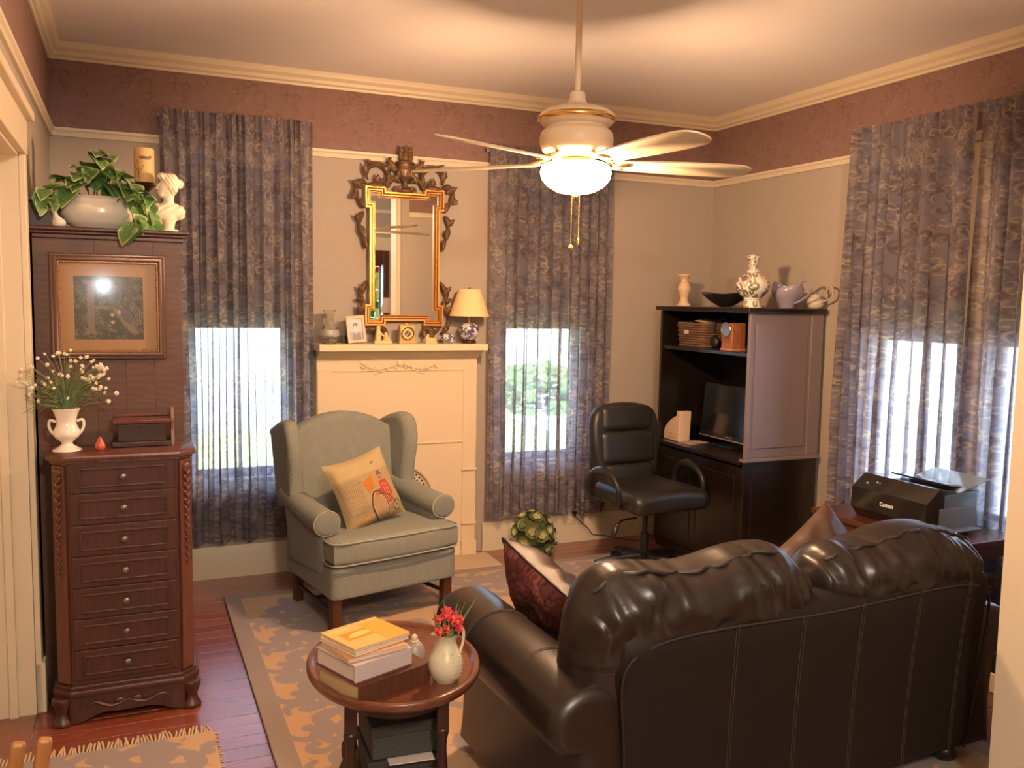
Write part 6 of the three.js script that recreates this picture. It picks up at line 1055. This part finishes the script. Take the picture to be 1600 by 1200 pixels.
// ================================================================ PRINTER ON ITS STAND, LOW BOX
{
  const t = thing('printer_stand', 'dark brown wooden side table holding the printer near the right window', 'side table', [3.73, 0, 2.2]);
  obj('top', [bx(0.5, 0.028, 0.78, 0, 0.596, 0, 0.006), bx(0.46, 0.06, 0.74, 0, 0.555, 0, 0.004)], mat.legWood, t);
  for (const [x, z] of [[-0.22, -0.36], [0.22, -0.36], [-0.22, 0.36], [0.22, 0.36]]) obj('leg', span(x - 0.022, x + 0.022, 0, 0.53, z - 0.022, z + 0.022, 0.004), mat.legWood, t);
  obj('shelf', bx(0.44, 0.02, 0.7, 0, 0.16, 0, 0.004), mat.legWood, t);
  const font = await new FontLoader().loadAsync('fonts/droid/droid_sans_bold.typeface.json');
  const p = thing('printer', 'black printer with paper trays on the stand by the right window', 'printer', [3.715, 0.611, 2.225], -PI / 2);
  const w = 0.44, h = 0.2, body = new THREE.Shape(); // side outline: depth (z forward) against height
  body.moveTo(-0.16, 0.0); body.lineTo(0.13, 0); body.lineTo(0.17, 0.05); body.lineTo(0.165, 0.145); body.lineTo(0.09, 0.205); body.lineTo(-0.16, 0.185); body.closePath();
  const bm = P(lin(0.012, 0.011, 0.011), 0.25, { clearcoat: 0.6, clearcoatRoughness: 0.15 });
  obj('body', at(ext(body, w, 0.006, 2, 4, 0.4), 0, 0, 0, 0, -PI / 2, 0).translate(w / 2, 0, 0), bm, p);
  const tg = new TextGeometry('Canon', { font, size: 0.019, depth: 0.0015, curveSegments: 4 }); tg.computeBoundingBox(); tg.translate(-tg.boundingBox.max.x / 2, 0, 0);
  obj('lettering', at(tg, 0.0, 0.085, 0.169), M(lin(0.8, 0.8, 0.8), 0.4), p);
  obj('button', [at(cyl(0.005, 0.005, 0.004, 0, 0, 0, 12), -0.15, 0.168, 0.137, 0.7), at(cyl(0.004, 0.004, 0.004, 0, 0, 0, 12), -0.1, 0.178, 0.125, 0.7), at(cyl(0.003, 0.003, 0.004, 0, 0, 0, 12), -0.085, 0.178, 0.125, 0.7)], M(lin(0.5, 0.8, 0.9), 0.3, { metalness: 0.5 }), p);
  obj('side_panel', [bx(0.008, 0.1, 0.23, w / 2 + 0.003, 0.07, -0.025, 0.004), bx(0.05, 0.012, 0.2, w / 2 + 0.02, 0.022, -0.03, 0.004)], P(lin(0.22, 0.235, 0.25), 0.35), p);
  obj('paper_tray', [at(bx(w * 0.7, 0.006, 0.2, 0, 0, 0, 0.002), 0.09, 0.215, -0.1, 0.25), at(bx(0.006, 0.06, 0.2, 0, 0, 0, 0.002), w / 2 + 0.0, 0.15, -0.04)], P(lin(0.55, 0.65, 0.7), 0.15, { transmission: 0.7, thickness: 0 }), p);
  obj('rear_lid', at(bx(w * 0.75, 0.008, 0.16, 0, 0, 0, 0.003), 0.04, 0.207, -0.06, -0.12), bm, p);
  const b = thing('low_cabinet', 'low cream box with a dark panel on the floor behind the right sofa arm', 'box', [3.82, 0, 2.91]);
  obj('base', bx(0.3, 0.085, 0.6, 0, 0.0425, 0, 0.006), mat.trim, b);
  obj('dark_panel', bx(0.29, 0.13, 0.6, 0, 0.15, 0, 0.006), P(lin(0.02, 0.022, 0.026), 0.3, { clearcoat: 0.6 }), b);
}
// ================================================================ SIDE TABLE AND WHAT LIES ON IT
const TY = 0.55;
{
  const t = thing('oval_side_table', 'oval reddish wood side table with a moulded rim and turned legs', 'side table', [1.05, 0.0145, 2.785], -0.15);
  const S = 1.24;
  obj('tabletop', at(lathe([[0.001, TY - 0.032], [0.222, TY - 0.032], [0.243, TY - 0.024], [0.25, TY - 0.012], [0.25, TY + 0.001], [0.244, TY + 0.005], [0.234, TY + 0.003], [0.228, TY - 0.006], [0.222, TY - 0.0135], [0.001, TY - 0.0145]], 72, false), 0, 0, 0, 0, 0, 0, [1, 1, S]).translate(0, 0, 0), mat.tableWood, t);
  obj('apron', at(lathe([[0.19, TY - 0.07], [0.195, TY - 0.033], [0.175, TY - 0.033], [0.17, TY - 0.07], [0.19, TY - 0.07]], 60, false), 0, 0, 0, 0, 0, 0, [0.95, 1, S]), mat.darkWood, t);
  for (let k = 0; k < 4; k++) { const a = PI / 4 + k * PI / 2 + 0.08, x = 0.175 * cos(a) * 1.02, z = 0.175 * sin(a) * S; obj('leg', [at(lathe([[0.012, 0], [0.02, 0.004], [0.018, 0.02], [0.012, 0.05], [0.014, 0.12], [0.02, 0.145], [0.014, 0.16], [0.024, 0.18], [0.024, 0.22], [0.014, 0.235], [0.017, 0.28], [0.013, 0.36], [0.02, 0.4], [0.013, 0.412], [0.001, 0.415]], 18), x, 0, z), bx(0.034, 0.13, 0.034, x, 0.465, z, 0.003)], mat.darkWood, t); }
  obj('stretcher_shelf', at(cyl(0.16, 0.16, 0.018, 0, 0.19, 0, 48), 0, 0, 0, 0, 0, 0, [1, 1, S]), mat.darkWood, t);
}
{ // books, near corner towards the camera
  const top = TY;
  const book = (label, cat, p, turn, w, h, d, cover, page, hard = true) => {
    const b = thing('book', label, cat, p, turn, undefined);
    if (hard) { obj('cover', [bx(w, 0.004, d, 0, 0.002, 0, 0.0015), bx(w, 0.004, d, 0, h - 0.002, 0, 0.0015), bx(w, h, 0.006, 0, h / 2, d / 2 - 0.003, 0.0025)], cover, b); obj('pages', [plain(-w / 2 + 0.004, w / 2 - 0.004, 0.004, h - 0.004, -d / 2 + 0.004, d / 2 - 0.005)], page, b); }
    else { obj('cover', [bx(w, 0.0015, d, 0, h - 0.0008, 0, 0.0006), bx(w, 0.0015, d, 0, 0.0008, 0, 0.0006)], cover, b); obj('pages', plain(-w / 2 + 0.002, w / 2 - 0.002, 0.0014, h - 0.0014, -d / 2 + 0.002, d / 2 - 0.002), page, b); }
    return b;
  };
  const a = 0.36;
  book('thick dark brown book with tan page edges at the bottom of the stack', 'book', [0.967, top, 2.885], a, 0.24, 0.054, 0.2, P(lin(0.14, 0.055, 0.03), 0.4, { map: woodTex }), mat.pageTan);
  book('thick white book with maroon lower edge, second in the stack', 'book', [0.937, top + 0.055, 2.885], a + 0.03, 0.192, 0.05, 0.185, M(lin(0.46, 0.4, 0.38), 0.5), mat.pageWhite);
  const m = scene.children[scene.children.length - 1]; obj('maroon_edge', bx(0.194, 0.006, 0.187, 0, 0.001, 0, 0.001), M(lin(0.14, 0.04, 0.05), 0.6), m);
  const coverTex = canvasTex(256, 200, (c, w, h) => { c.fillStyle = '#d8b06a'; c.fillRect(0, 0, w, h); c.fillStyle = '#c58f35'; c.fillRect(30, 60, 120, 70); c.fillStyle = '#e2c46c'; c.beginPath(); c.moveTo(50, 100); c.quadraticCurveTo(110, 50, 170, 96); c.quadraticCurveTo(110, 120, 50, 110); c.fill(); c.fillStyle = '#d7a041'; c.fillRect(150, 20, 106, 180); c.fillStyle = '#e6c184'; c.fillRect(20, 20, 90, 14); }, { wrap: false });
  book('thin orange-red paperback third in the stack', 'book', [0.937, top + 0.106, 2.885], a - 0.1, 0.185, 0.012, 0.165, M(lin(0.55, 0.26, 0.12), 0.5), mat.pageWhite, false);
  book('thin white booklet second from the top of the stack', 'book', [0.942, top + 0.119, 2.87], a + 0.06, 0.185, 0.01, 0.16, M(lin(0.72, 0.6, 0.45), 0.5), mat.pageWhite, false);
  const tb = book('yellow-covered magazine lying on top of the book stack', 'magazine', [0.945, top + 0.13, 2.865], a + 0.03, 0.188, 0.008, 0.165, M(lin(0.66, 0.42, 0.13), 0.35), mat.pageWhite, false);
  const pg = new THREE.PlaneGeometry(0.184, 0.16); pg.rotateX(-PI / 2); pg.translate(0, 0.0083, 0); obj('cover_print', pg, M('#ffffff', 0.35, { map: coverTex }), tb);
  // covered glass jar
  const j = thing('glass_cloche', 'small domed glass jar on a dark base behind the book stack', 'jar', [1.105, top - 0.013, 2.81]);
  obj('base', lathe([[0.001, 0], [0.028, 0], [0.031, 0.008], [0.028, 0.016], [0.001, 0.018]], 28), mat.espresso, j);
  obj('dome', lathe([[0.03, 0.016], [0.034, 0.03], [0.033, 0.055], [0.024, 0.074], [0.01, 0.082], [0.0015, 0.083]], 32), P(lin(0.75, 0.75, 0.72), 0.1, { transmission: 0.7, thickness: 0 }), j);
  obj('knob', [ball(0.01, 0, 0.093, 0, 1, 1.1, 1, 12), lathe([[0.001, 0.081], [0.013, 0.083], [0.009, 0.088], [0.001, 0.088]], 16)], P(lin(0.62, 0.5, 0.32), 0.3), j);
  obj('figure', sdfMesh(28, [-0.03, 0.01, -0.03], [0.03, 0.075, 0.03], (x, y, z) => blend([sEll(x, y, z, [0, 0.03, 0], [0.016, 0.017, 0.014]), sEll(x, y, z, [0, 0.054, 0], [0.009, 0.01, 0.009])], 0.008)), M(lin(0.5, 0.47, 0.42), 0.5), j);
  // pitcher with flowers
  const cm = Object.assign(P(lin(0.6, 0.54, 0.38), 0.22, { clearcoat: 1, clearcoatRoughness: 0.08 }), { side: THREE.DoubleSide });
  const p = thing('cream_pitcher', 'cream china pitcher with beaded sides holding red flowers on the side table', 'pitcher', [1.155, top - 0.013, 2.945], 0.45);
  obj('body', grid(44, 34, (u, v) => { const aa = u * 2 * PI, R = [[0.03, 0], [0.033, 0.005], [0.03, 0.012], [0.043, 0.03], [0.0505, 0.055], [0.047, 0.08], [0.036, 0.103], [0.029, 0.122], [0.032, 0.138], [0.038, 0.148], [0.0355, 0.148], [0.027, 0.125], [0.034, 0.1], [0.043, 0.07], [0.0005, 0.02]], k = v * (R.length - 1), i = Math.min(R.length - 2, Math.floor(k)), f = k - i, r = lerp(R[i][0], R[i + 1][0], f), y = lerp(R[i][1], R[i + 1][1], f), sp = clamp((y - 0.11) / 0.035, 0, 1) * Math.max(0, -cos(aa)) ** 5; return [r * cos(aa) * (1 + 0.45 * sp), y + 0.012 * sp, r * sin(aa)]; }), cm, p);
  obj('underside', cyl(0.03, 0.03, 0.004, 0, 0, 0, 24), cm, p);
  obj('handle', tube([[0.03, 0.135, 0], [0.05, 0.15, 0], [0.068, 0.142, 0], [0.072, 0.115, 0], [0.062, 0.085, 0], [0.046, 0.068, 0]], (q) => 0.0052 - 0.001 * q, 30, 8), cm, p);
  const bd = []; for (let c = 0; c < 4; c++) for (let i = 0; i < 7; i++) { const y = 0.035 + i * 0.011, r = 0.048 - Math.abs(y - 0.056) * 0.18, aa = PI * (0.2 + c * 0.2); bd.push(ball(0.0022, (r + 0.002) * cos(aa), y, (r + 0.002) * sin(aa), 1, 1, 1, 6)); }
  obj('beading', bd, cm, p);
  const f = thing('red_flowers', 'small red flowers with slim green leaves standing in the cream pitcher', 'flowers', [1.155, top + 0.1, 2.945], 0.45);
  seed(97);
  const rm = P(lin(0.72, 0.09, 0.08), 0.55, { side: THREE.DoubleSide }), pet = grid(5, 6, (a2, b2) => { const s = (a2 - 0.5) * 2, k = sin(PI * Math.pow(b2, 0.7)) * 0.009; return [s * k, b2 * 0.019, 0.005 * sin(PI * b2) + 0.003 * s * s]; });
  const bloom = merge([...Array.from({ length: 6 }, (_, i) => at(pet.clone(), 0, 0, 0, 0.35, 0, 0).applyMatrix4(new THREE.Matrix4().makeRotationZ(i * PI / 3))), ...Array.from({ length: 4 }, (_, i) => at(pet.clone(), 0, 0, 0.003, 0.9, 0, 0).applyMatrix4(new THREE.Matrix4().makeRotationZ(i * PI / 2 + 0.4)))]);
  const stm = [];
  for (const [x, y, z] of [[-0.04, 0.085, 0.005], [-0.02, 0.1, 0.012], [0.0, 0.095, 0.0], [0.005, 0.075, 0.018], [0.018, 0.085, 0.005], [0.03, 0.065, 0.012], [-0.03, 0.055, 0.02], [-0.05, 0.05, 0.012], [0.022, 0.05, 0.022], [-0.01, 0.08, 0.022]]) { const m2 = sub('bloom', bloom, rm, f); m2.position.set(x, y, z); m2.rotation.set(rr(-0.9, 0.1), rr(-0.6, 0.6), rnd() * 6); m2.scale.setScalar(rr(0.85, 1.15)); stm.push(tube([[0, 0, 0], [x * 0.5, y * 0.6, z * 0.5], [x, y, z]], 0.0013, 8, 5)); }
  obj('stems', stm, M(lin(0.4, 0.35, 0.18), 0.7), f).userData.kind = 'stuff';
  const lm = P(lin(0.14, 0.19, 0.06), 0.6, { side: THREE.DoubleSide });
  for (const [ang, tip, l] of [[0.6, 0.3, 0.15], [0.25, 0.1, 0.165], [-0.35, -0.2, 0.12], [-0.75, -0.3, 0.16], [-0.55, -0.5, 0.13], [-0.2, -0.1, 0.14]]) obj('leaf', at(grid(4, 10, (a2, b2) => { const s = (a2 - 0.5) * 2, k = sin(PI * Math.pow(b2, 0.6)) * 0.0065; return [s * k + tip * 0.04 * b2 * b2, b2 * l, 0.002 * s * s + 0.012 * b2 * b2]; }), 0, 0, 0, 0.1, 0, ang), lm, f);
  // boxes below
  const bm = M(lin(0.07, 0.075, 0.065), 0.8, { map: weaveTex }), lid = M(lin(0.05, 0.055, 0.048), 0.8, { map: weaveTex });
  const sb = (label, y, w, h, d, x, z, tn2) => { const b = thing('storage_box', label, 'box', [x, y, z], tn2); obj('body', bx(w, h - 0.03, d, 0, (h - 0.03) / 2, 0, 0.004), bm, b); obj('lid', bx(w + 0.008, 0.034, d + 0.008, 0, h - 0.017, 0, 0.004), lid, b); return b; };
  const b1 = sb('grey fabric storage box on the lower shelf of the side table', 0.2135, 0.2, 0.105, 0.23, 1.06, 2.79, -0.1);
  const b2 = sb('darker grey storage box stacked on top below the tabletop', 0.324, 0.195, 0.1, 0.225, 1.062, 2.79, -0.06);
  tag(obj('white_paper', at(bx(0.13, 0.003, 0.05, 0, 0, 0, 0.001), 1.065, 0.3205, 2.912, 0, -0.1, 0), mat.pageWhite), 'slip of white paper sticking out between the two grey storage boxes', 'paper');
}
// ================================================================ WOODEN STAND IN THE CORNER OF THE PHOTO
{
  const t = thing('wooden_stand', 'pale orange wooden folding stand with two rounded uprights at the lower left corner', 'stand', [0.14, 0, 3.2], 0);
  const up = (x) => at(bx(0.03, 0.78, 0.022, 0, 0, 0, 0.01, 4), x, 0.32, 0.0, 0.1, 0, -0.16);
  obj('upright', up(-0.07), mat.oak, t); obj('upright', up(-0.022), mat.oak, t);
  for (const y of [0.12, 0.4]) obj('rung', at(cyl(0.009, 0.009, 0.09, 0, 0, 0, 12), -0.0 + (y - 0.32) * 0.16, y, (y - 0.32) * 0.1, 0, 0, PI / 2), mat.oak, t);
  obj('foot', bx(0.16, 0.02, 0.3, -0.05, 0.011, -0.03, 0.006), mat.oak, t);
}
renderer.render(scene, camera);
